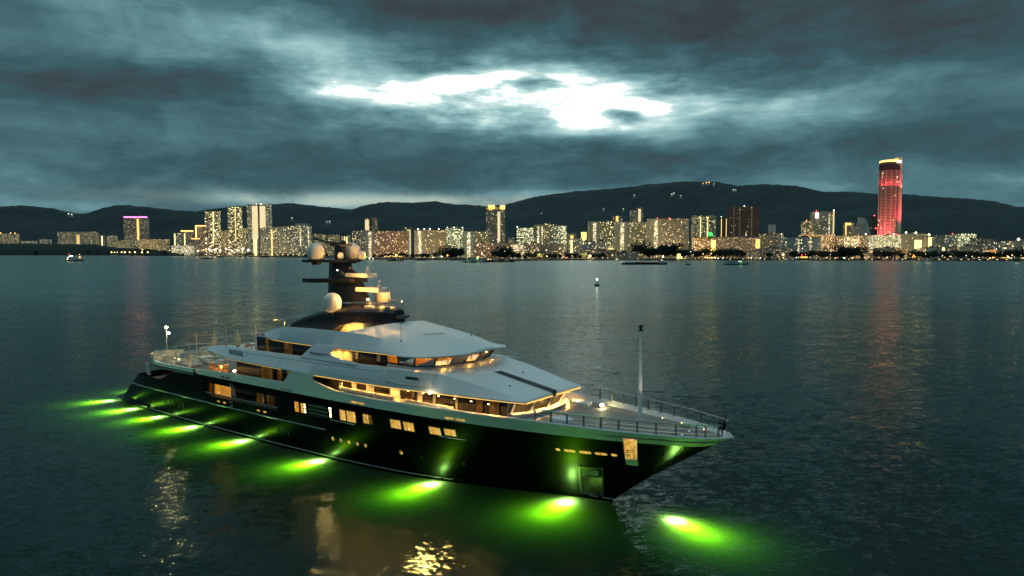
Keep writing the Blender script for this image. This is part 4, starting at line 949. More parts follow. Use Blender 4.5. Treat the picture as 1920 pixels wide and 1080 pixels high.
FC = dict(
    beige=facade('beige_facade', (.62, .53, .40), .20, AM, 1.8), brown=facade('brown_facade', (.58, .42, .33), .24, AM, 2.0), dark=facade('dark_facade', (.13, .09, .085), .02, AM, .8, dim=.5),
    grey=facade('grey_facade', (.46, .52, .54), .15, YE, 3.2), blue=facade('blue_grey_facade', (.44, .54, .58), .12, YE, 3.0), white=facade('white_facade', (.62, .60, .52), .30, YE, 1.6),
    bright=facade('bright_window_facade', (.50, .50, .38), .72, GR, 2.4), office=facade('office_facade', (.60, .62, .50), .85, (1, .9, .5), 1.6, 9, 4, wx=(.05, .95), wz=(.3, .75)),
    olive=facade('olive_facade', (.58, .52, .34), .25, (1, .72, .18), 1.9), pale=facade('pale_facade', (.62, .56, .42), .10, YE, 1.5), tan=facade('tan_facade', (.46, .40, .34), .14, AM, 1.5),
    balcony=facade('balcony_facade', (.22, .24, .20), .42, (1, .85, .25), 2.4, 5, 3.2, .12, wx=(.05, .95), wz=(.35, .95)), gold=facade('gold_facade', (.6, .42, .15), .8, OR, 1.7),
    arcade=facade('arcade_facade', (.62, .52, .42), .35, OR, .9, 8, 4.5, .2), end=facade('plain_end', (.80, .74, .60), .02, YE, 1), endblue=facade('plain_end_blue', (.62, .70, .70), .02, YE, 1),
    red=facade('round_tower_facade', (.66, .46, .40), .02, YE, 3, 3.6, 3.5, .06, wx=(.0, 1), wz=(.42, .95)))
ROOFM = pm('roof_concrete', (.20, .20, .19), .9); ROOFR = pm('roof_dark_tile', (.07, .04, .035), .8)
def em(name, c, s): return pm('lit_' + name, (.5, .5, .5), .5, emis=c, es=s)
ST_Y = facade('stair_light_core', (.55, .5, .4), 1.0, (1, .8, .35), 2.2, 3.5, 3.1, .5, wx=(.1, .9), wz=(.2, .8))
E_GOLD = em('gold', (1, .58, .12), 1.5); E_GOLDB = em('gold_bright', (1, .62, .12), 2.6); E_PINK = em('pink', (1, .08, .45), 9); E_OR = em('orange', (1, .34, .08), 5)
E_Y = em('yellow_strip', (1, .78, .30), 1.6); E_G = em('green', (.05, 1, .15), 4); E_W = em('white', (1, .95, .85), 5); E_R = em('red', (1, .06, .06), 10); E_RED2 = em('crimson', (1, .05, .09), 1.5); E_MAG = em('magenta', (.9, .02, .6), 1.5)

def building(px0, px1, row, d, kind, label, cat='building', parts=(), depth=None, roof=ROOFM, group=None, name='apartment_block', yaw=0, pw=3.5, ph=3.1, rowb=None, ground=2.5):
    x0, x1 = lat(px0, d), lat(px1, d); top = hz(row, d); w_ = x1 - x0; dp = depth or max(14, min(w_ * .6, 40))
    t = empty(name, ((x0 + x1) / 2, d, ground), R(yaw)); tag(t, label, cat, group)
    h = top - ground; m = MB(); m.box(-w_ / 2, w_ / 2, 0, dp, -2, h, uvs=(pw, ph)); m.build('wall', FC[kind], t)
    m = MB(); m.box(-w_ / 2 - .4, w_ / 2 + .4, -.4, dp + .4, h, h + 1.0); rf_ = m.build('roof', roof, t)
    if w_ > 25 and not any(p[0] == 'notank' for p in parts):
        m = MB(); a = rnd.uniform(-.3, .1) * w_; m.box(a, a + w_ * .16, 4, 11, h + 1.0, h + 4.2); m.build('water_tank', ROOFM, rf_)
    for p in parts:
        k = p[0]
        if k == 'col':      # (col, fx0, fx1, fz0, fz1, mat, partname)  a strip standing proud of the front wall
            _, a, b, c, e, mt, nm_ = p
            m = MB(); q = 1.2 if p[5] is ST_Y else .6
            m.box(-w_ / 2 + a * w_, -w_ / 2 + b * w_, -q, -.02, c * h, e * h, uvs=(3.5, 3.1)); m.build(nm_, mt, t)
        if k == 'top':      # (top, fx0, fx1, height m, mat, partname)
            _, a, b, hh, mt, nm_ = p
            m = MB(); m.box(-w_ / 2 + a * w_, -w_ / 2 + b * w_, .5, dp * .7, h + 1.02, h + 1.02 + hh, uvs=(3.5, 3.1)); m.build(nm_, mt, t)
        if k == 'lamps':    # (lamps, [fx..], size, mat)
            for f_ in p[1]:
                m = MB(); m.lathe([(.1, 0), (p[2], p[2]), (.1, p[2] * 2)], (-w_ / 2 + f_ * w_, 1.0, h + 1.2), 8); m.build('roof_lamp', p[3], t)
        if k == 'floors':   # projecting slabs every storey
            n = int(h / p[1])
            for q in range(1, n):
                if q > 90: break
                m = MB(); m.box(-w_ / 2 - p[2], w_ / 2 + p[2], -p[2], dp, q * p[1], q * p[1] + .5); m.build('balcony_slab', p[3], t)
    return t
B = building
EC = ('col', 0, .3, 0, 1, FC['end'], 'end_wall')
B(-20, 33, 438, 6400, 'beige', 'low pale apartment block at the far left edge with amber roof lights', parts=(('lamps', [.45, .8, .95], 3, em('amber', OR, 12)),))
B(42, 66, 452, 5800, 'white', 'low white waterfront shed beside the far left block', 'shed', name='shed')
B(76, 93, 449, 5700, 'grey', 'small grey block with one bright lamp between the low shed and the wide beige block')
B(110, 181, 434.5, 5400, 'beige', 'wide beige apartment block with lit stair bay behind the dark headland', parts=(('col', .5, .58, .0, .85, em('dim_amber', AM, .9), 'stair_bay'),))
B(181, 194, 441, 5420, 'tan', 'narrow annex with a pale green lit edge beside the wide beige block', parts=(('col', .86, 1, 0, .95, em('palegreen', (.75, 1, .4), 2.2), 'lit_edge'),))
B(202, 217, 442, 5420, 'white', 'small white block between the beige block and the pink-crowned tower')
B(234, 277, 408.5, 5350, 'tan', 'brown hotel tower with a glowing pink crown line', 'tower', name='hotel_tower', parts=(('col', .58, .67, 0, .97, E_GOLD, 'lit_lift_shaft'), ('top', .02, .52, 8, E_PINK, 'pink_sign'), ('top', .62, .95, 8, E_PINK, 'pink_sign'), ('notank',)))
B(208, 262, 450, 5300, 'olive', 'speckled yellow podium blocks at the foot of the pink-crowned tower')
B(262, 315, 449, 4900, 'olive', 'row of low lit flats to the right of the pink-crowned tower')
B(328, 343, 437, 4300, 'grey', 'grey slab with a single bright vertical edge at its left', parts=(('col', 0, .16, 0, .97, E_Y, 'lit_edge'),))
B(341, 360, 434.5, 4250, 'tan', 'short tower with an orange glowing cornice and one bright shaft', 'tower', name='hotel_tower', parts=(('col', .3, .42, 0, .93, E_Y, 'lit_shaft'), ('top', -.02, 1.02, 6, E_OR, 'orange_cornice')))
B(322, 359, 460.5, 4100, 'office', 'bright cream podium on the waterfront below the orange cornice tower')
B(359.5, 373.5, 448.5, 4150, 'tan', 'low block with an orange lit roof edge beside the taller orange-topped tower', parts=(('top', 0, 1, 4, E_OR, 'orange_cornice'),))
B(368, 387, 424.5, 4350, 'brown', 'taller tower with orange lit crown and left edge beside the layered tower', 'tower', name='hotel_tower', parts=(('col', 0, .12, 0, 1, E_OR, 'lit_edge'), ('top', 0, 1, 5, E_OR, 'orange_cornice')))
for a, b, r, lab in ((386, 410, 396.5, 'dark tower of stacked balconies with yellow lights, left one of the pair'), (429, 451, 388.5, 'dark tower of stacked balconies with yellow lights, right one of the pair')):
    B(a, b, r, 3900, 'balcony', lab, 'tower', name='balcony_tower', pw=8, ph=3.2, parts=(('floors', 6.6, 2.0, pm('slab_pale', (.28, .30, .26), .7)), ('col', .22 if a < 400 else .66, .3 if a < 400 else .76, 0, .98, pm('fin', (.42, .44, .34), .7), 'fin'), ('col', .62, .70, .3, .98, E_Y, 'lit_shaft')), group='pair of balcony towers')
B(410, 430, 432, 4000, 'beige', 'mid-rise beige flats between the two balcony towers'); B(450.5, 466, 428, 4000, 'olive', 'mid-rise yellow flats just left of the brightest tall tower')
B(465, 507, 384, 3800, 'white', 'tall pale tower with two broad glowing yellow window columns', 'tower', name='residential_tower', pw=3.6, parts=(('col', .23, .48, .33, .97, facade('glow_column', (.8, .6, .3), 1, (1, .72, .28), 1.1, 2.5, 3.1, .6, even=True, wx=(.0, 1), wz=(.15, .85)), 'lit_bay'), ('col', .27, .42, 0, .33, E_Y, 'lit_bay'), ('col', .57, .82, .42, .97, MATS['glow_column'], 'lit_bay'), ('col', .5, .55, .0, 1, FC['dark'], 'dark_recess'), ('lamps', [.42, .6, .66], 2.5, E_W)))
B(488, 512, 428, 3600, 'blue', 'blue-grey slab in front of the tallest glowing tower', parts=(('col', .9, 1, 0, .95, E_GOLD, 'lit_stair'),))
B(512, 540, 425.5, 3580, 'grey', 'grey flats with scattered lights right of the blue-grey slab', parts=(('col', .5, .7, 0, 1, FC['endblue'], 'blank_bay'),))
B(540, 581, 424, 3550, 'grey', 'large grey flats with a stepped penthouse and strings of lit windows', parts=(('top', .35, .92, 12, FC['endblue'], 'penthouse'), ('col', .93, .99, 0, .95, ST_Y, 'lit_stair'), ('col', .56, .63, .3, .95, ST_Y, 'lit_stair'), ('notank',)))
B(583, 603, 438.5, 3700, 'tan', 'brownish flats left of the yacht mast behind the waterfront'); B(603, 634, 440.5, 3500, 'olive', 'olive flats directly behind the upper radar domes')
B(641, 656, 442, 3400, 'beige', 'thin beige block with two glowing yellow bars just right of the yacht mast', parts=(('col', .28, .45, .1, .95, E_Y, 'lit_bar'), ('col', .6, .75, .1, .95, E_Y, 'lit_bar')))
B(661, 676, 433.5, 3100, 'brown', 'brown slab overlapping the left side of the long reddish block'); B(675, 689, 431.5, 3150, 'blue', 'narrow blue-grey slab overlapping the left side of the long reddish block')
B(685, 707, 409.5, 3300, 'tan', 'slim tower with a lit yellow left face rising behind the long reddish block', 'tower', name='residential_tower', parts=(('col', .02, .34, 0, .96, MATS['glow_column'], 'lit_bay'), ('col', .45, .6, 0, .96, FC['dark'], 'dark_recess')))
B(756, 771, 427, 2800, 'tan', 'narrow tower with a bright yellow right edge behind the long reddish block', 'tower', name='residential_tower', parts=(('col', .5, .95, 0, .93, MATS['glow_column'], 'lit_bay'),))
def slab(px0, pxe, px1, row, d, kind, label, endmat='end', stair=True, roof=ROOFM, extra=()):
    w_ = (px1 - px0); e_ = (pxe - px0) / w_
    ps = [('col', 0, e_, 0, 1.0, FC[endmat], 'end_wall')]
    if stair: ps.append(('col', e_ * .38, e_ * .66, .02, .97, ST_Y, 'stair_core'))
    t = B(px0, px1, row, d, kind, label, parts=tuple(ps) + tuple(extra), roof=roof, name='slab_block')
    for c in t.children:
        if c.name.startswith('stair_core'): c.location.y = -1.3
    return t
slab(685, 703, 765, 433.5, 2350, 'brown', 'long reddish slab block with white end wall and dark pitched roof line', 'endblue', roof=ROOFR)
slab(777, 797, 836, 431.5, 2280, 'beige', 'tall slab block with pale end wall and floodlamps along its roof', 'endblue', roof=ROOFR, extra=(('lamps', [.12, .32, .5, .78], 2.2, E_W),))
B(836, 868, 428.5, 2450, 'bright', 'slab of brightly lit pale windows right of the roof-lamp block', parts=(('lamps', [.1, .5, .98], 2, E_W), ('top', .3, .7, 6, FC['tan'], 'plant_room')))
slab(868, 889, 917, 434, 2300, 'olive', 'pale slab with a lit stair and yellow flats left of the gold-crowned tower', 'endblue', roof=ROOFR)
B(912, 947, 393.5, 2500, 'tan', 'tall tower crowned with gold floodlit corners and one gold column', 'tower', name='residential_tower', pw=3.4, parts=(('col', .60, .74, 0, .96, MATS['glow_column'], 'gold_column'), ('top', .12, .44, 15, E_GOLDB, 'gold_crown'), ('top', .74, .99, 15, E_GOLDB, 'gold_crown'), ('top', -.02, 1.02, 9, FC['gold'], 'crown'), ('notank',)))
B(889, 924, 455.5, 2050, 'brown', 'low brown hospital wing below the gold-crowned tower, left half'); B(924, 959, 455.8, 2060, 'tan', 'low brown hospital wing below the gold-crowned tower, right half')
B(952, 965, 446, 2500, 'beige', 'small beige block right of the gold-crowned tower'); B(958, 983, 457.5, 1980, 'office', 'low office with rows of fully lit pale floors at the waterfront')
B(983, 1016, 456.5, 2000, 'brown', 'low brown building beside the fully lit office'); B(1016, 1061, 458.5, 2010, 'tan', 'long low tan building under the bright yellow-green flats')
B(969, 1000, 427.5, 2600, 'bright', 'bright yellow-green slab, leftmost of its cluster', parts=(('lamps', [.03], 2.5, E_W),))
B(1000, 1018, 421.5, 2550, 'pale', 'pale flats with two lit stair columns in the yellow-green cluster', parts=(('col', .4, .6, 0, .95, ST_Y, 'stair_core'), ('col', .85, .97, 0, .95, ST_Y, 'stair_core')))
B(1018, 1031, 419.5, 2560, 'olive', 'narrow olive slab in the middle of the yellow-green cluster'); B(1031, 1047, 421, 2540, 'grey', 'shadowed grey slab in the yellow-green cluster')
B(1047, 1062, 423.5, 2530, 'bright', 'bright slab, rightmost of the yellow-green cluster')
B(1064, 1081, 437, 2700, 'tan', 'small dim block with one amber bay right of the yellow-green cluster', parts=(('col', .3, .6, .1, .9, E_GOLD, 'lit_bay'),))
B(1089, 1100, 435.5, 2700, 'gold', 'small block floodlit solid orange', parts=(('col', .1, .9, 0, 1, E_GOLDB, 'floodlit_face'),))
B(1067, 1092, 448, 2100, 'white', 'low white flats left of the three great slabs', parts=(('col', .1, .25, .1, .95, E_Y, 'lit_stair'),)); B(1090, 1112, 452, 2050, 'grey', 'small white gabled house block in front of the first great slab')
slab(1104, 1124, 1155, 415.5, 2450, 'olive', 'great olive slab with a zigzag lit stair, first of three'); slab(1154, 1177, 1217, 416.5, 2350, 'olive', 'great olive slab with a zigzag lit stair, second of three')
slab(1217, 1240, 1291, 410.5, 2250, 'beige', 'great beige slab with red roof beacons, third of three', extra=(('lamps', [.2, .5], 1.2, E_R),))
B(1149, 1166, 405.5, 2900, 'tan', 'small gold-lit block peeping over the first great slab', parts=(('col', .3, .55, .6, 1, E_GOLD, 'lit_bay'),))
B(1181, 1193, 394, 2900, 'pale', 'pale tower peeping over the second great slab', 'tower', name='residential_tower'); B(1194, 1205, 389, 2900, 'tan', 'slim tower with a glowing gold shaft over the second great slab', 'tower', name='residential_tower', parts=(('col', .15, .6, 0, .96, MATS['glow_column'], 'lit_shaft'),))
B(1300, 1341, 405, 2600, 'olive', 'twin-bayed olive tower with a green lit dome at its foot', 'tower', name='residential_tower', parts=(('col', .28, .32, 0, .97, E_Y, 'lit_strip'), ('col', .60, .64, 0, .97, E_Y, 'lit_strip')))
B(1350, 1368, 408, 2700, 'dark', 'slim dark tower with two gold strips', 'tower', name='residential_tower', parts=(('col', .55, .68, 0, .97, E_GOLD, 'lit_strip'), ('col', .05, .1, .1, .97, E_Y, 'lit_strip'), ('lamps', [.05, .9], 1.6, E_W)))
B(1367.5, 1423, 388.5, 2500, 'dark', 'massive dark brown unlit tower with faint ribs', 'tower', name='office_tower', parts=(('col', .1, .14, 0, 1, FC['tan'], 'rib'), ('col', .3, .34, 0, 1, FC['tan'], 'rib'), ('col', .7, .74, 0, 1, FC['tan'], 'rib'), ('col', .53, .56, .2, .5, ST_Y, 'lit_bay'), ('lamps', [.47], 2, E_W)))
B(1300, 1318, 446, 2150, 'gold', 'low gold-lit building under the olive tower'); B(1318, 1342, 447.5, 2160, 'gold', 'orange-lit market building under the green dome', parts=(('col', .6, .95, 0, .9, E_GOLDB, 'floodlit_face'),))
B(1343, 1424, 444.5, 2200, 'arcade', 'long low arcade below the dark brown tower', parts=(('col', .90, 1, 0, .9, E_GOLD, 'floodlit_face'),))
B(1424.5, 1441, 438.5, 2250, 'olive', 'yellow flats right of the dark brown tower'); B(1441, 1457, 437, 2240, 'tan', 'stepped flats with a pale rooftop block', parts=(('top', 0, .75, 26, FC['endblue'], 'rooftop_block'), ('notank',))); B(1457, 1468, 437.6, 2230, 'grey', 'narrow grey flats right of the stepped flats')
B(1472, 1538, 444.5, 2080, 'blue', 'long blue-white apartments with two strings of lit landings', parts=(('col', .35, .39, 0, .9, ST_Y, 'lit_stair'), ('col', .68, .72, 0, .9, ST_Y, 'lit_stair')), roof=ROOFR)
B(1505, 1524, 415.5, 2500, 'olive', 'yellow tower left of the white-signed tall tower', 'tower', name='residential_tower', parts=(('lamps', [.3], 2, E_OR),))
B(1525, 1562, 397, 2480, 'pale', 'tall pale tower with white rooftop sign and gold corner', 'tower', name='hotel_tower', parts=(('col', .04, .2, .86, .97, E_W, 'white_sign'), ('col', .72, .78, 0, .95, ST_Y, 'lit_stair'), ('col', .93, 1, 0, 1, MATS['glow_column'], 'gold_corner'), ('lamps', [.98], 2.6, E_W), ('lamps', [.1], 1.5, E_R), ('col', .55, .7, 0, 1, FC['blue'], 'glass_bay')))
B(1505, 1565, 439.5, 2380, 'gold', 'gold-lit hotel podium below the white-signed tower', parts=(('col', .6, 1, .08, .3, em('canopy', (1, .65, .5), 4), 'lit_canopy'),))
B(1405, 1487, 466.5, 1930, 'arcade', 'long white two-storey ferry terminal on the waterfront', 'terminal', name='ferry_terminal', roof=pm('terminal_roof', (.3, .26, .24), .8))
B(1583, 1599, 418, 2500, 'tan', 'small tower outlined in gold left of the sloped blocks', 'tower', name='residential_tower', parts=(('col', 0, .14, 0, 1, E_GOLD, 'lit_edge'), ('col', 0, .7, .93, 1, E_GOLD, 'lit_edge')))
B(1601, 1621, 424, 2450, 'end', 'pale stepped block left of the round red tower', name='stepped_block', parts=(('top', .35, 1, 9, FC['end'], 'upper_tier'), ('notank',)))
t = empty('sloped_block', (lat(1622, 2500), 2500, 2.5)); tag(t, 'grey block with a sloping curved roofline left of the red tower', 'building')
hh = hz(409, 2500); m = MB(); m.xz([(-19, -2), (-19, hh), (-2, hh - 4), (12, hh * .75), (19, hh * .45), (19, -2)], 0, 25); m.build('wall', FC['end'], t); m = MB(); m.xz([(-19.3, hh + .05), (-2, hh - 3.9), (12.2, hh * .75 + .4), (12.5, hh * .75 + 1.5), (-2, hh - 2.5), (-19.3, hh + 1.6)], -.4, 25.4); m.build('roof', ROOFM, t)
B(1633, 1646, 406, 2550, 'dark', 'dark tower with red and white beacons tight against the red tower', 'tower', name='residential_tower', parts=(('lamps', [.3], 2, E_R), ('col', .45, .6, .2, .22, E_W, 'beacon'), ('col', .45, .6, .4, .42, E_W, 'beacon'), ('col', .45, .6, .7, .72, E_R, 'beacon')))
B(1577, 1613, 442, 2150, 'gold', 'gold-lit shopping centre left of the red tower', name='shopping_centre', parts=(('col', .1, .92, .35, .9, facade('shop_windows', (.6, .5, .3), .8, (1, .7, .3), 3, 5, 4, .5), 'lit_shopfront'),))
B(1614, 1640, 441, 2170, 'white', 'white shopping centre wing with shop lights left of the red tower base', name='shopping_centre', parts=(('lamps', [.3], 2.2, E_W), ('col', .1, .8, .2, .5, MATS['shop_windows'], 'lit_shopfront')))
B(1640, 1688, 441.5, 2060, 'office', 'brightly windowed podium at the foot of the red tower', name='shopping_centre', parts=(('lamps', [.72], 2.4, E_W),))
B(1684, 1737, 438.5, 2090, 'pale', 'plain white hall right of the red tower base', name='shopping_centre', parts=(('lamps', [.25, .6], 2.2, em('amberlamp', (1, .8, .4), 20)), ('col', .55, .8, .4, .75, E_Y, 'lit_band')))
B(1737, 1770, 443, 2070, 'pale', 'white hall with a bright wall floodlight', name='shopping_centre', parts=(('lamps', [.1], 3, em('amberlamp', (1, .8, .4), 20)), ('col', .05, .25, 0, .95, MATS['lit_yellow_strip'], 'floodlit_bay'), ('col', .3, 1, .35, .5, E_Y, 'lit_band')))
B(1771, 1800, 440, 2500, 'grey', 'dense speckled flats with a red beacon right of the white halls', parts=(('lamps', [.45], 1.8, E_R),)); B(1800, 1829, 438.5, 2480, 'bright', 'dense speckled flats, right part, beyond the white halls')
for a, b, r, k, lab in ((1830, 1862, 447, 'tan', 'low dim roofs right of the speckled flats'), (1862, 1895, 453, 'grey', 'low grey sheds before the right-hand white block')):
    B(a, b, r, 2400, k, lab, name='low_building')
B(1895, 1960, 451.5, 2050, 'white', 'white four-storey office block at the right edge of the town', pw=7, ph=6, parts=(('lamps', [.2], 3.2, em('amberlamp', (1, .8, .4), 20)),))
for a, b, r, d, k, lab in ((1648, 1684, 464.5, 1900, 'arcade', 'low white colonial building in front of the red tower podium'), (1684, 1700, 466, 1890, 'gold', 'small yellow floodlit building right of the white colonial one'), (1726, 1738, 466, 1880, 'gold', 'narrow yellow-fronted shophouse beside a blank white wall'), (1738, 1765, 464, 1900, 'end', 'blank white warehouse below the floodlit hall'),
                           (1784, 1806, 464.5, 1900, 'arcade', 'low tiled building with warm arcade right of the warehouse'), (1812, 1829, 460, 1930, 'pale', 'small square pale block with warm ground floor'), (1848, 1866, 468, 1860, 'gold', 'low yellow-lit pavilion among trees on the right'), (1878, 1892, 472, 1850, 'tan', 'small dark-roofed house on the right waterfront'),
                           (1575, 1582, 470, 1950, 'end', 'tiny white kiosk in the trees left of the shopping centre'), (1540, 1566, 466, 1960, 'gold', 'low yellow-lit pavilion before the hotel podium'), (1614, 1636, 469, 1900, 'gold', 'yellow pavilion roof glowing by the waterfront trees'),
                           (1112, 1150, 452.5, 2060, 'white', 'row of white shophouses before the first great slab'), (1090, 1155, 469, 1990, 'tan', 'long low quay building with warm ground floor'), (1155, 1200, 472, 1960, 'tan', 'low quay sheds right of the long quay building'), (1270, 1300, 470, 2000, 'white', 'low white shed among trees below the third great slab')):
    B(a, b, r, d, k, lab, name='low_building', roof=ROOFR)

# round red floodlit tower
td = 2120; rt = (lat(1685, td) - lat(1650.5, td)) / 2; cx = lat(1662.5, td + rt); th = hz(303, td)
tw = empty('round_tower', (cx, td + rt, 2.5), 0); tag(tw, 'tallest tower, round and ribbed, floodlit red with a gold rim', 'tower')
m = MB(); n = 12
for k in range(n):
    a0, a1 = 2 * math.pi * (k + .5) / n, 2 * math.pi * (k + 1.5) / n
    p0, p1 = (rt * .97 * math.cos(a0), rt * .97 * math.sin(a0)), (rt * .97 * math.cos(a1), rt * .97 * math.sin(a1)); L = math.dist(p0, p1) / 3.6
    m.quad((*p0, -2), (*p1, -2), (*p1, th), (*p0, th), uv=[(k * 7, 0), (k * 7 + L, 0), (k * 7 + L, th / 4.6), (k * 7, th / 4.6)])
m.build('wall', FC['red'], tw)
for k in range(n):
    a = 2 * math.pi * (k + .5) / n; c_, s_ = math.cos(a), math.sin(a)
    m = MB(); mm = Matrix.Rotation(a, 4, 'Z'); m.box(rt * .95, rt * 1.03, -1.4, 1.4, -2, th * .9, M=mm); m.build('rib', pm('tower_rib', (.66, .5, .42), .7), tw)
    if s_ < .4:
        m = MB(); m.box(rt * 1.03, rt * 1.045, -.5, .5, th * .74, th * .80, M=mm); m.build('rib_lamp', E_RED2, tw)
m = MB(); m.lathe([(rt * 1.02, th * .90), (rt * 1.02, th * .96), (rt * .96, th * .965)], n=24); m.build('observation_floor', FC['dark'], tw)
m = MB(); m.lathe([(rt * .99, th * .985), (rt * .99, th * 1.0), (rt * .85, th * 1.005)], n=24); m.build('gold_rim', em('rim_gold', (1, .62, .12), 3), tw)
m = MB(); m.box(rt * .3, rt * .72, -rt * 1.02, -rt * .95, th * .974, th * .992); m.build('roof_sign', E_W, tw)
m = MB(); m.box(rt * .62, rt * 1.16, -rt * .5, rt * .3, -2, th * 1.03); m.build('service_shaft', FC['end'], tw)
m = MB(); m.lathe([(1, 0), (4, 6), (1, 22)], (rt * 1.02, -rt * .35, th * .56), 8); m.build('magenta_lamp', E_MAG, tw)
for k in range(5):
    a = math.pi * (1.15 + .175 * k)
    light('red_floodlight', 'SPOT', (rt * 1.7 * math.cos(a), rt * 1.7 * math.sin(a), 12), 1.35e6, (1, .12, .14), tw, look=(-math.cos(a) * .5, -math.sin(a) * .5, 3.0), spot_size=R(70), spot_blend=.7, shadow_soft_size=2)
    light('red_floodlight', 'SPOT', (rt * 1.35 * math.cos(a), rt * 1.35 * math.sin(a), th * .72), 4e4, (1, .09, .12), tw, look=(-math.cos(a) * .5, -math.sin(a) * .5, 1.6), spot_size=R(90), spot_blend=.7, shadow_soft_size=2)
light('red_floodlight', 'SPOT', (rt * 1.15, -rt * 1.6, 82), 8e5, (1, .03, .07), tw, look=(-.1, .35, 1.2), spot_size=R(60), spot_blend=.7, shadow_soft_size=2)

# street-light spill inside the town
for px, d, e_, c_ in [(150, 5250, 9, AM), (260, 4800, 10, AM), (400, 3780, 14, (1, .5, .3)), (480, 3450, 14, AM), (560, 3350, 5, YE), (740, 2240, 8, (1, .45, .15)), (810, 2150, 4, YE), (850, 2200, 5, YE), (930, 1960, 5, OR), (1010, 1900, 4, AM), (1090, 2010, 4, YE), (1140, 2120, 12, YE), (1200, 2100, 12, YE), (1260, 2050, 5, YE),
                      (1320, 2080, 5, AM), (1390, 2100, 3, OR), (1450, 2000, 2, AM), (1535, 2300, 6, AM), (1600, 2050, 5, AM), (1660, 1990, 5, YE), (1750, 1980, 7, YE), (1860, 1900, 4, AM)]:
    light('street_glow', 'SPOT', (lat(px, d), d - 70, 14), e_ * .42e5, c_, None, look=(0, 1, .12), spot_size=R(125), spot_blend=.9, shadow_soft_size=4)

# ------------------------------------------------------------------ lamps along the shore and on the hills
def lamp(px, row, d, r, mat, label, group, name='street_lamp'):
    z = hz(row, d); t = empty(name, (lat(px, d), d, 1.5)); tag(t, label, 'street lamp' if name == 'street_lamp' else 'floodlight', group)
    m = MB(); m.tube([(0, 0, -1), (0, 0, z - 1.5)], .25, 5); m.build('pole', GREYM, t)
    m = MB(); m.lathe([(.05, -r), (r * .8, -r * .5), (r, 0), (r * .7, r * .6), (.05, r)], (0, 0, z - 1.5), 8); m.build('lamp_head', mat, t)
L_W, L_Y, L_O, L_G = em('lamp_white', (1, .9, .7), 8), em('lamp_yellow', (1, .72, .22), 8), em('lamp_orange', (1, .42, .08), 8), em('lamp_green', (.1, 1, .15), 6)
for px, r_ in ((210, 2.6), (216, 1.5), (221, 1.5), (229, 2.2), (235, 3), (244, 2.2), (254, 2.6), (267, 3.2), (268, 1.8), (278, 2.4)):
    lamp(px, 473 if px != 268 else 468, shore_d(px) + 12, r_ * 1.5, L_Y, 'yellow lamp in the bright causeway row beside the lit spire', 'yellow causeway lamps')
for k in range(22):
    px = 284 + k * 8.6 + rnd.uniform(-3, 3); lamp(px, 471 + rnd.uniform(-3, 2), shore_d(px) + rnd.uniform(20, 120), rnd.uniform(1.0, 2.0), rnd.choice([L_W, L_Y, L_O, L_Y]), 'lamp on the promenade below the balcony towers', 'promenade lamps')
for k in range(10):
    px = 372 + k * 10.5; lamp(px, 469 + rnd.uniform(-2.5, 2), shore_d(px) + 60, rnd.uniform(3.0, 5.0), rnd.choice([em('lamp_pink', (1, .45, .4), 16), L_W, L_O, L_W]), 'large bright lamp in the pink and white promenade cluster', 'promenade floodlights')
for k in range(14):
    px = 480 + k * 10; lamp(px, 477.5, shore_d(px) + 25, 1.1, L_Y, 'small lamp on the seawall before the grey flats', 'seawall lamps')
for px, row, r_, mt in ((683, 481, 1.6, L_G), (688, 482, 1.1, L_G), (693, 484, 1.6, L_W), (700, 485, .9, L_W)): lamp(px, row, 2050, r_, mt, 'work lamp on the quay just right of the yacht mast', 'green quay lamps')
for k in range(10): lamp(722 + k * 3.4, 480.5 + rnd.uniform(-.6, .6), 2040, .8, L_Y, 'small lamp in the tight row below the reddish block', 'lamps below the reddish block')
for px, row, r_, mt, lab in ((743, 478.5, 2.8, L_O, 'strong orange lamp below the long reddish block'), (839, 479, 1.9, L_O, 'lone orange lamp left of the tree clump by the bright slab'), (829, 481, 1.4, L_W, 'white lamp just left of the lone orange lamp'), (812, 482.5, 1.0, L_W, 'white quay lamp under the roof-lamp slab'), (1106, 480, 3.6, L_Y, 'dazzling yellow lamp on the quay left of the great slabs'), (1193, 480, 3.6, L_Y, 'dazzling yellow lamp on the quay below the second great slab'), (1243, 481, 2.2, L_W, 'bright white lamp on the quay behind the barge'),
                             (1148, 479, 1.0, L_Y, 'small yellow lamp between the two dazzling quay lamps'), (1063, 483, .9, em('lamp_red', (1, .08, .1), 18), 'lone red lamp at the water edge'), (1025, 480.5, 1.2, L_Y, 'boat shed lamp left of the red lamp'), (1333, 475.5, 1.4, L_O, 'orange lamp over the bright landing stage'), (1318, 476, 1.0, L_Y, 'yellow lamp left of the orange landing lamp')):
    lamp(px, row, shore_d(px) - 2 + 8, r_, mt, lab, None, 'floodlight')
for k, px in enumerate([1322, 1326, 1329, 1333, 1336, 1341, 1346, 1355, 1403, 1408, 1413, 1419, 1425, 1462, 1468]): lamp(px, 484 + rnd.uniform(-1.2, .5), 1915, .95, rnd.choice([L_W, L_Y, L_Y]), 'small landing-stage lamp near the waterline before dark trees', 'landing-stage lamps')
for k in range(40):
    px = rnd.uniform(1540, 1925); lamp(px, rnd.uniform(476, 485), shore_d(px) + rnd.uniform(4, 60), rnd.uniform(.5, 1.25), rnd.choice([L_W, L_Y, L_O, L_Y]), 'small lamp among stilt houses right of the ferry terminal', 'right-hand waterfront lamps')
for k in range(34):
    px = rnd.uniform(850, 1540); lamp(px, rnd.uniform(468, 482), shore_d(px) + rnd.uniform(10, 60), rnd.uniform(.4, .8), rnd.choice([L_W, L_Y]), 'faint lamp between quayside trees of the middle waterfront', 'middle waterfront lamps')
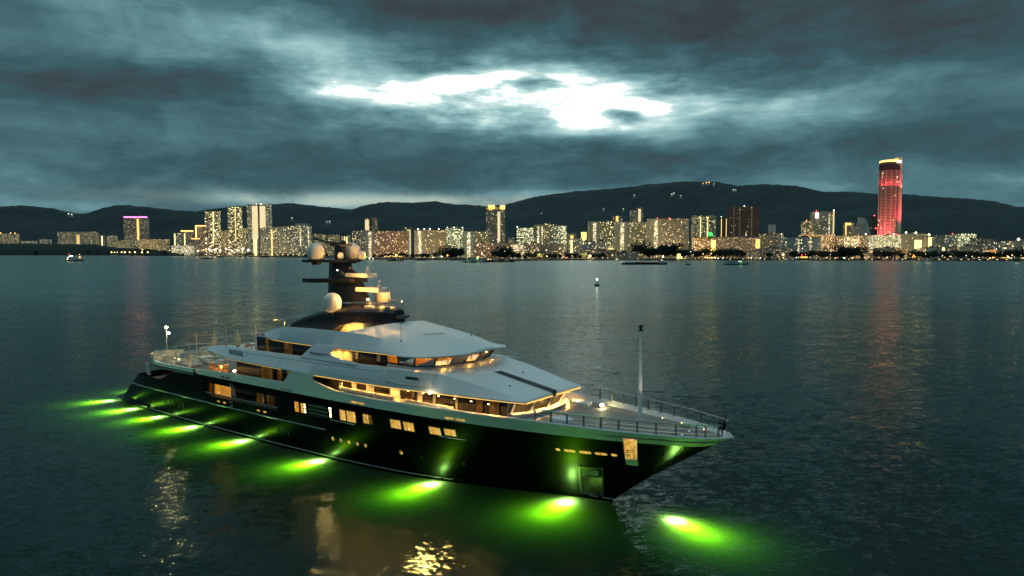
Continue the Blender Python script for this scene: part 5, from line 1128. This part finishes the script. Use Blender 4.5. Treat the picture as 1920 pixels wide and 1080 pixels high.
HL = [(1322, 343, 3, 1), (1327, 342.5, 3, 1), (1316, 344, 2, 1), (1336, 345, 1.5, 1), (1258, 364, 1.6, 0), (1262, 362, 1.4, 0), (1275, 367, 1, 0), (1240, 354, 1, 0), (1373, 356, 1.6, 0), (1377, 356.2, 1.2, 0), (1188, 366, 1, 0), (1168, 391.5, 1.1, 0), (1131, 391, .9, 0), (966, 417.5, 1, 0), (1015, 400, .7, 0), (132, 400.5, 2.4, 0), (138, 401.8, 2, 0), (549, 408, 1.4, 0), (619, 414.7, 1.3, 0), (614, 415, 1, 0)]
for px, row, r_, k in HL:
    base = lerp(px, RX, RY); q = (HOR - row) / (HOR - base); d = 5450 if q > .9 else 4300 + 900 * q
    t = empty('hill_house', (lat(px, d), d, hz(row, d) - 5)); tag(t, 'tiny house with lit window on the wooded hill', 'house', 'houses on the hill')
    m = MB(); m.box(-7, 7, 0, 9, -18, 5.5); m.build('wall', FC['end'], t); m = MB(); m.prism([(-8, -1), (8, -1), (8, 10), (-8, 10)], 5.5, 7); m.build('roof', ROOFR, t)
    m = MB(); s_ = r_ * 1.5; m.box(-s_, s_, -.3, -.02, 3 - s_ * .5, 3 + s_ * .5); m.build('lit_window', E_OR if k else E_W, t)
t = empty('lit_spire', (lat(296.5, 4500), 4500, 2)); tag(t, 'small orange-lit spire at the end of the causeway', 'spire'); m = MB(); m.lathe([(7, -2), (7, 10), (3, 14), (3, 26), (6, 30), (.3, 40)], n=8); m.build('tower_shaft', facade('spire_lit', (.8, .45, .2), .7, OR, 1.4), t)
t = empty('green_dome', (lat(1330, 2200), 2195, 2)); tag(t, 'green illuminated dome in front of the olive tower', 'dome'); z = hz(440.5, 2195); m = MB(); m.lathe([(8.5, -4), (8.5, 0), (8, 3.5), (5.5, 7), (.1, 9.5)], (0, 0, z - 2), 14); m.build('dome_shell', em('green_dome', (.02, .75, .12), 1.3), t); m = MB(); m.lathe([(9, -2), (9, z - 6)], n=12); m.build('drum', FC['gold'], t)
t = empty('relay_mast', (lat(551, 5700), 5700, hz(384, 5700) - 6)); tag(t, 'thin relay mast on the ridge above the grey flats', 'mast'); m = MB(); m.tube([(0, 0, -6), (0, 0, 60)], 1.4, 4, .5); m.build('lattice', GREYM, t)

# ------------------------------------------------------------------ trees
LEAF = noisy('foliage', (.035, .055, .035), .5, .12, .9); BARK = pm('bark', (.06, .045, .035), .9)
def tree_proto(seed, w_, h_, nleaf):
    r = random.Random(seed); t = empty('broadleaf_tree')
    m = MB(); m.tube([(0, 0, -1), (.3, 0, h_ * .25), (0, .2, h_ * .5)], .5, 6, .28)
    for k in range(4):
        a = r.uniform(0, 6.28); m.tube([(0, 0, h_ * .33), (math.cos(a) * w_ * .3, math.sin(a) * w_ * .3, h_ * .62)], .24, 5, .1)
    m.build('trunk', BARK, t)
    m = MB(); lobes = [(r.uniform(-.34, .34) * w_, r.uniform(-.34, .34) * w_, h_ * r.uniform(.42, .8), r.uniform(.2, .34) * w_) for _ in range(9)]
    for k in range(nleaf):
        cx_, cy_, cz_, cr_ = r.choice(lobes); v = Vector((r.gauss(0, 1), r.gauss(0, 1), r.gauss(0, .8))).normalized() * cr_ * r.uniform(.55, 1.08)
        c_ = Vector((cx_, cy_, cz_)) + v; s_ = r.uniform(.35, .95)
        a = Vector((r.gauss(0, 1), r.gauss(0, 1), r.gauss(0, 1))).normalized(); b_ = a.cross(Vector((r.gauss(0, 1), r.gauss(0, 1), r.gauss(0, 1)))).normalized()
        m.quad(c_ - a * s_ - b_ * s_, c_ + a * s_ - b_ * s_ * .6, c_ + a * s_ + b_ * s_, c_ - a * s_ * .6 + b_ * s_)
    m.build('crown', LEAF, t); return t
protos = [tree_proto(s, w_, h_, 420) for s, w_, h_ in ((1, 13, 13), (2, 17, 15), (3, 10, 14), (4, 20, 17))]
used = set()
def tree(px, d, k, sc_, label, group):
    src = protos[k]; t = src if k not in used else copy_tree(src); used.add(k)
    t.location = (lat(px, d), d, 1.6); t.scale = (sc_, sc_, sc_); t.rotation_euler = (0, 0, rnd.uniform(0, 6.28)); tag(t, label, 'tree', group)
TG = [(0, 330, 46, 1.8, 'dark tree along the far left headland', 'trees on the left headland', (10, 300)), (330, 620, 26, 1.0, 'small dark tree on the promenade below the left towers', 'promenade trees', (10, 60)), (700, 860, 16, .9, 'dark tree below the reddish and roof-lamp slabs', 'quay trees', (5, 60)),
      (836, 868, 7, 1.7, 'large dark tree in the clump below the bright slab', 'clump below the bright slab', (15, 60)), (925, 970, 9, 1.3, 'rounded dark tree before the low brown hospital wing', 'trees before the hospital', (8, 60)), (970, 1180, 24, .95, 'dark quay tree between office and great slabs', 'quay trees, middle', (6, 60)),
      (1200, 1270, 14, 1.75, 'tall dark tree in the wood below the third great slab', 'wood below the third slab', (10, 60)), (1270, 1470, 30, 1.3, 'dark tree in the long belt left of the ferry terminal', 'belt left of the terminal', (8, 70)), (1470, 1600, 18, 1.2, 'dark tree behind the landing stage below blue-white apartments', 'trees below the blue apartments', (8, 70)), (1570, 1610, 7, 1.6, 'large dark tree below the gold-lit shopping centre', 'trees below the shopping centre', (10, 50)),
      (1610, 1930, 40, 1.15, 'dark tree among low houses of the right waterfront', 'trees of the right waterfront', (8, 80))]
for a, b, n_, sc_, lab, grp, (d0, d1) in TG:
    for k in range(n_):
        px = a + (b - a) * (k + rnd.uniform(.1, .9)) / n_
        tree(px, shore_d(px) + rnd.uniform(d0, d1), rnd.randrange(4), sc_ * rnd.uniform(.75, 1.2) * (1.35 if a > 600 else 1), lab, grp)

# stilt houses at the water's edge
hm = pm('timber_wall', (.16, .13, .11), .8); hroof = pm('zinc_roof', (.16, .15, .15), .6)
def house(px, d, w_, label, group='stilt houses on the water'):
    t = empty('stilt_house', (lat(px, d), d, 0)); tag(t, label, 'house', group)
    m = MB(); m.box(-w_ / 2, w_ / 2, 0, 9, 1.5, 4.6); m.build('wall', hm, t); m = MB(); m.xz([(-w_ / 2 - .6, 4.6), (0, 7.2), (w_ / 2 + .6, 4.6)], -1, 10); m.build('roof', hroof, t)
    for x in (-w_ / 2 + .5, w_ / 2 - .5): m = MB(); m.tube([(x, .5, -2), (x, .5, 1.5)], .25, 5); m.build('stilt', BARK, t)
    m = MB(); m.box(-w_ * .2, w_ * .1, -.1, -.02, 2.4, 3.8); m.build('lit_window', rnd.choice([E_Y, E_GOLD, FC['dark']]), t)
for k in range(34):
    px = 1300 + k * 18.5 + rnd.uniform(-5, 5)
    if not 1480 < px < 1530: house(px, shore_d(px) - 6 + rnd.uniform(-6, 4), rnd.uniform(9, 18), 'dark stilt house at the right-hand water edge')

# ------------------------------------------------------------------ boats and buoy
DARKB = pm('boat_dark', (.02, .02, .022), .4); REDB = pm('boat_red', (.16, .03, .02), .5); BLUEB = pm('boat_blue', (.05, .16, .16), .4); WB = pm('boat_white', (.6, .6, .58), .4)
def boat(px, row, length, name, label, cat, hullm, house_, hh=2.2, rz=0, sheer=1.2, beam=None):
    x, d = gp(px, row); t = empty(name, (x, d, 0), R(rz)); tag(t, label, cat); bm_ = beam or length * .22; n = 12; rows = []
    for k in range(n + 1):
        f = k / n; u = (f - .5) * length; wd = bm_ / 2 * (1 - max(0, (f - .55) / .45) ** 2.2) * (.8 + .2 * min(1, f * 5)); zt = hh + sheer * (2 * f - 1) ** 2 * (1.4 if f > .5 else .6)
        rows.append([(u, -max(wd, .05), zt), (u * (.97 if f > .5 else .98), -max(wd, .05) * .8, -.6), (u * .97, max(wd, .05) * .8, -.6), (u, max(wd, .05), zt), ])
    m = MB(); m.grid(rows); m.quad(*rows[0]); m.grid([[r[0] for r in rows], [r[3] for r in rows]]); m.build('hull', hullm, t)
    for (nm_, a, b, w_, z0, z1, mt) in house_: m = MB(); m.box(a * length, b * length, -bm_ * w_, bm_ * w_, z0, z1); m.build(nm_, mt, t)
    return t
def blight(t, x, y, z, r, mat, nm_='lamp'): m = MB(); m.lathe([(.05, -r), (r, 0), (.05, r)], (x, y, z), 8); m.build(nm_, mat, t)
t = boat(140, 489.6, 44, 'ferry_boat', 'small workboat alone at left with red, white and orange lamps', 'boat', DARKB, [('wheelhouse', -.3, .08, .32, 2.2, 7, WB), ('mast', .28, .31, .03, 2, 15, GREYM), ('bridge', -.22, -.02, .25, 7, 9.5, WB), ('mast', -.2, -.185, .03, 9, 17, GREYM)], rz=180)
for q in ((.33, 0, 9, 1.1, L_W), (.23, 0, 12, 1.2, L_W), (.12, 0, 12.5, 1.4, L_W), (.29, 0, 17, .8, E_R), (.42, -3, 4, 1.3, L_O), (-.3, 0, 9.5, 1.5, L_O), (-.3, 0, 16, .8, L_O), (.38, 0, 5, .7, L_W)): blight(t, q[0] * 44, q[1], q[2], q[3], q[4])
t = boat(1208.5, 496, 80, 'cargo_barge', 'long low dark barge loaded with cargo, alone before the great slabs', 'barge', DARKB, [('cargo', -.2, .02, .36, 2, 4.3, REDB), ('cargo', .03, .3, .36, 2, 3.9, DARKB), ('cargo', -.42, -.22, .34, 2, 4.1, GREYM), ('deck_cabin', .32, .42, .3, 2, 6.4, WB)], hh=2.4, sheer=.9, beam=13)
blight(t, 29, -2, 8, .5, L_W)
t = boat(890, 492, 48, 'patrol_boat', 'boat bathed in green light at the quay below the bright slab', 'boat', BLUEB, [('wheelhouse', -.1, .2, .3, 2.4, 6.5, WB), ('mast', -.32, -.30, .03, 2, 12, GREYM), ('mast', .1, .115, .03, 6, 12, GREYM)], rz=180)
blight(t, -6, 0, 8.8, 2.0, em('green_flood', (.15, 1, .1), 9)); blight(t, 9, -2, 5.4, .9, L_G); blight(t, 16, -2, 8, .6, L_G)
light('deck_floodlight', 'POINT', (-6, -5, 9.5), 500, (.2, 1, .15), t, shadow_soft_size=.6)
t = boat(923, 491.5, 34, 'fishing_boat', 'dark red fishing boat moored right of the green-lit boat', 'boat', REDB, [('wheelhouse', -.35, -.1, .3, 2.2, 6.5, WB), ('net_gear', .0, .25, .2, 2.2, 4, DARKB)], rz=180); blight(t, 9, -3, 6.2, .8, L_W); blight(t, 4, -3, 6.0, .6, L_Y)
boat(949, 491.2, 38, 'tug_boat', 'dark tug with pale wheelhouse moored right of the red fishing boat', 'boat', DARKB, [('wheelhouse', -.1, .15, .3, 2.4, 6.5, WB), ('funnel', -.25, -.18, .1, 2.4, 6, DARKB)])
t = boat(1380, 496.5, 42, 'patrol_boat', 'teal motor boat with a green lamp before the ferry terminal', 'boat', BLUEB, [('wheelhouse', -.36, .02, .32, 2.2, 5.2, WB), ('cabin_roof', -.38, .06, .36, 5.2, 5.6, BLUEB)], hh=2.0); blight(t, 8.5, 0, 5.5, .9, em('green_flood', (.15, 1, .1), 9)); blight(t, 5, 0, 6, .5, L_W); light('deck_floodlight', 'POINT', (8, -3, 6), 150, (.2, 1, .15), t, shadow_soft_size=.4)
for px, row, L_, lab in ((389, 485.5, 40, 'dark unlit barge before the promenade, nearer of two'), (414, 483, 30, 'dark unlit boat beyond the nearer promenade barge'), (497, 482.8, 34, 'dark low boat before the glowing tower'), (742, 489.5, 40, 'dark moored boat below the reddish slab'), (790, 488.6, 26, 'dark moored boat below the roof-lamp slab'), (1290, 496.4, 9, 'tiny dark skiff right of the long barge')):
    boat(px, row, L_, 'moored_boat', lab, 'boat', DARKB, [('deck_cabin', -.2, .05, .3, 1.0, 2.6 if L_ < 20 else 4.6, DARKB)], hh=1.0 if L_ < 20 else 2)
t = boat(1507, 487.9, 34, 'river_ferry', 'double-deck ferry glowing yellow below the blue-white apartments', 'ferry', DARKB, [('lower_deck', -.42, .42, .42, 2, 6.0, facade('ferry_windows', (.6, .4, .1), 1, (1, .65, .15), 2.5)), ('upper_deck', -.25, .25, .35, 6.2, 10, E_GOLD), ('funnel', -.08, .0, .1, 10, 14, REDB)]); blight(t, 4, 0, 15, 1, E_R); blight(t, -6, 0, 14, 1, E_R)
t = boat(1736, 489.6, 24, 'house_boat', 'pale houseboat moored among the stilt houses', 'boat', WB, [('deck_cabin', -.35, .35, .35, 1.8, 4.6, WB)])
x, d = gp(1119.5, 536.3); t = empty('channel_buoy', (x, d, 0)); tag(t, 'small round channel buoy with a lit lantern alone on open water', 'buoy')
m = MB(); m.lathe([(1.2, -.7), (1.7, -.1), (1.75, .5), (1.5, 1.0), (.9, 1.35), (.3, 1.45)], n=20); m.build('float', pm('buoy_green', (.05, .08, .03), .5), t, smooth=True)
m = MB()
for k in range(4): a = math.pi / 4 + k * math.pi / 2; m.tube([(.95 * math.cos(a), .95 * math.sin(a), 1.3), (.35 * math.cos(a), .35 * math.sin(a), 3.2)], .07, 5)
m.tube([(0, 0, 1.3), (0, 0, 2.2)], .14, 6); m.build('lattice', DARKB, t); m = MB(); m.lathe([(.3, 3.15), (.62, 3.2), (.62, 3.4), (.35, 3.6), (.35, 3.75)], n=12); m.build('top_platform', DARKB, t)
m = MB(); m.lathe([(.2, 3.75), (.42, 4.1), (.42, 4.5), (.2, 4.8)], n=10); m.build('lantern', em('buoy_lantern', (1, .93, .7), 18), t)

# look-alikes in a row or clump: say which one it is, counted from the left of the picture
ONES = ['', 'first', 'second', 'third', 'fourth', 'fifth', 'sixth', 'seventh', 'eighth', 'ninth', 'tenth', 'eleventh', 'twelfth', 'thirteenth', 'fourteenth', 'fifteenth', 'sixteenth', 'seventeenth', 'eighteenth', 'nineteenth']
def ordinal(n):
    if n < 20: return ONES[n]
    t_ = {2: 'twent', 3: 'thirt', 4: 'fort', 5: 'fift'}[n // 10]
    return t_ + 'ieth' if n % 10 == 0 else t_ + 'y-' + ONES[n % 10]
same = {}
for o in D.objects:
    if o.parent is None and 'label' in o: same.setdefault(o['label'], []).append(o)
for lab, L in same.items():
    if len(L) < 2: continue
    L.sort(key=lambda o: o.location.x / o.location.y)
    for k, o in enumerate(L): o['label'] = lab + ', ' + ordinal(k + 1) + ' from left'
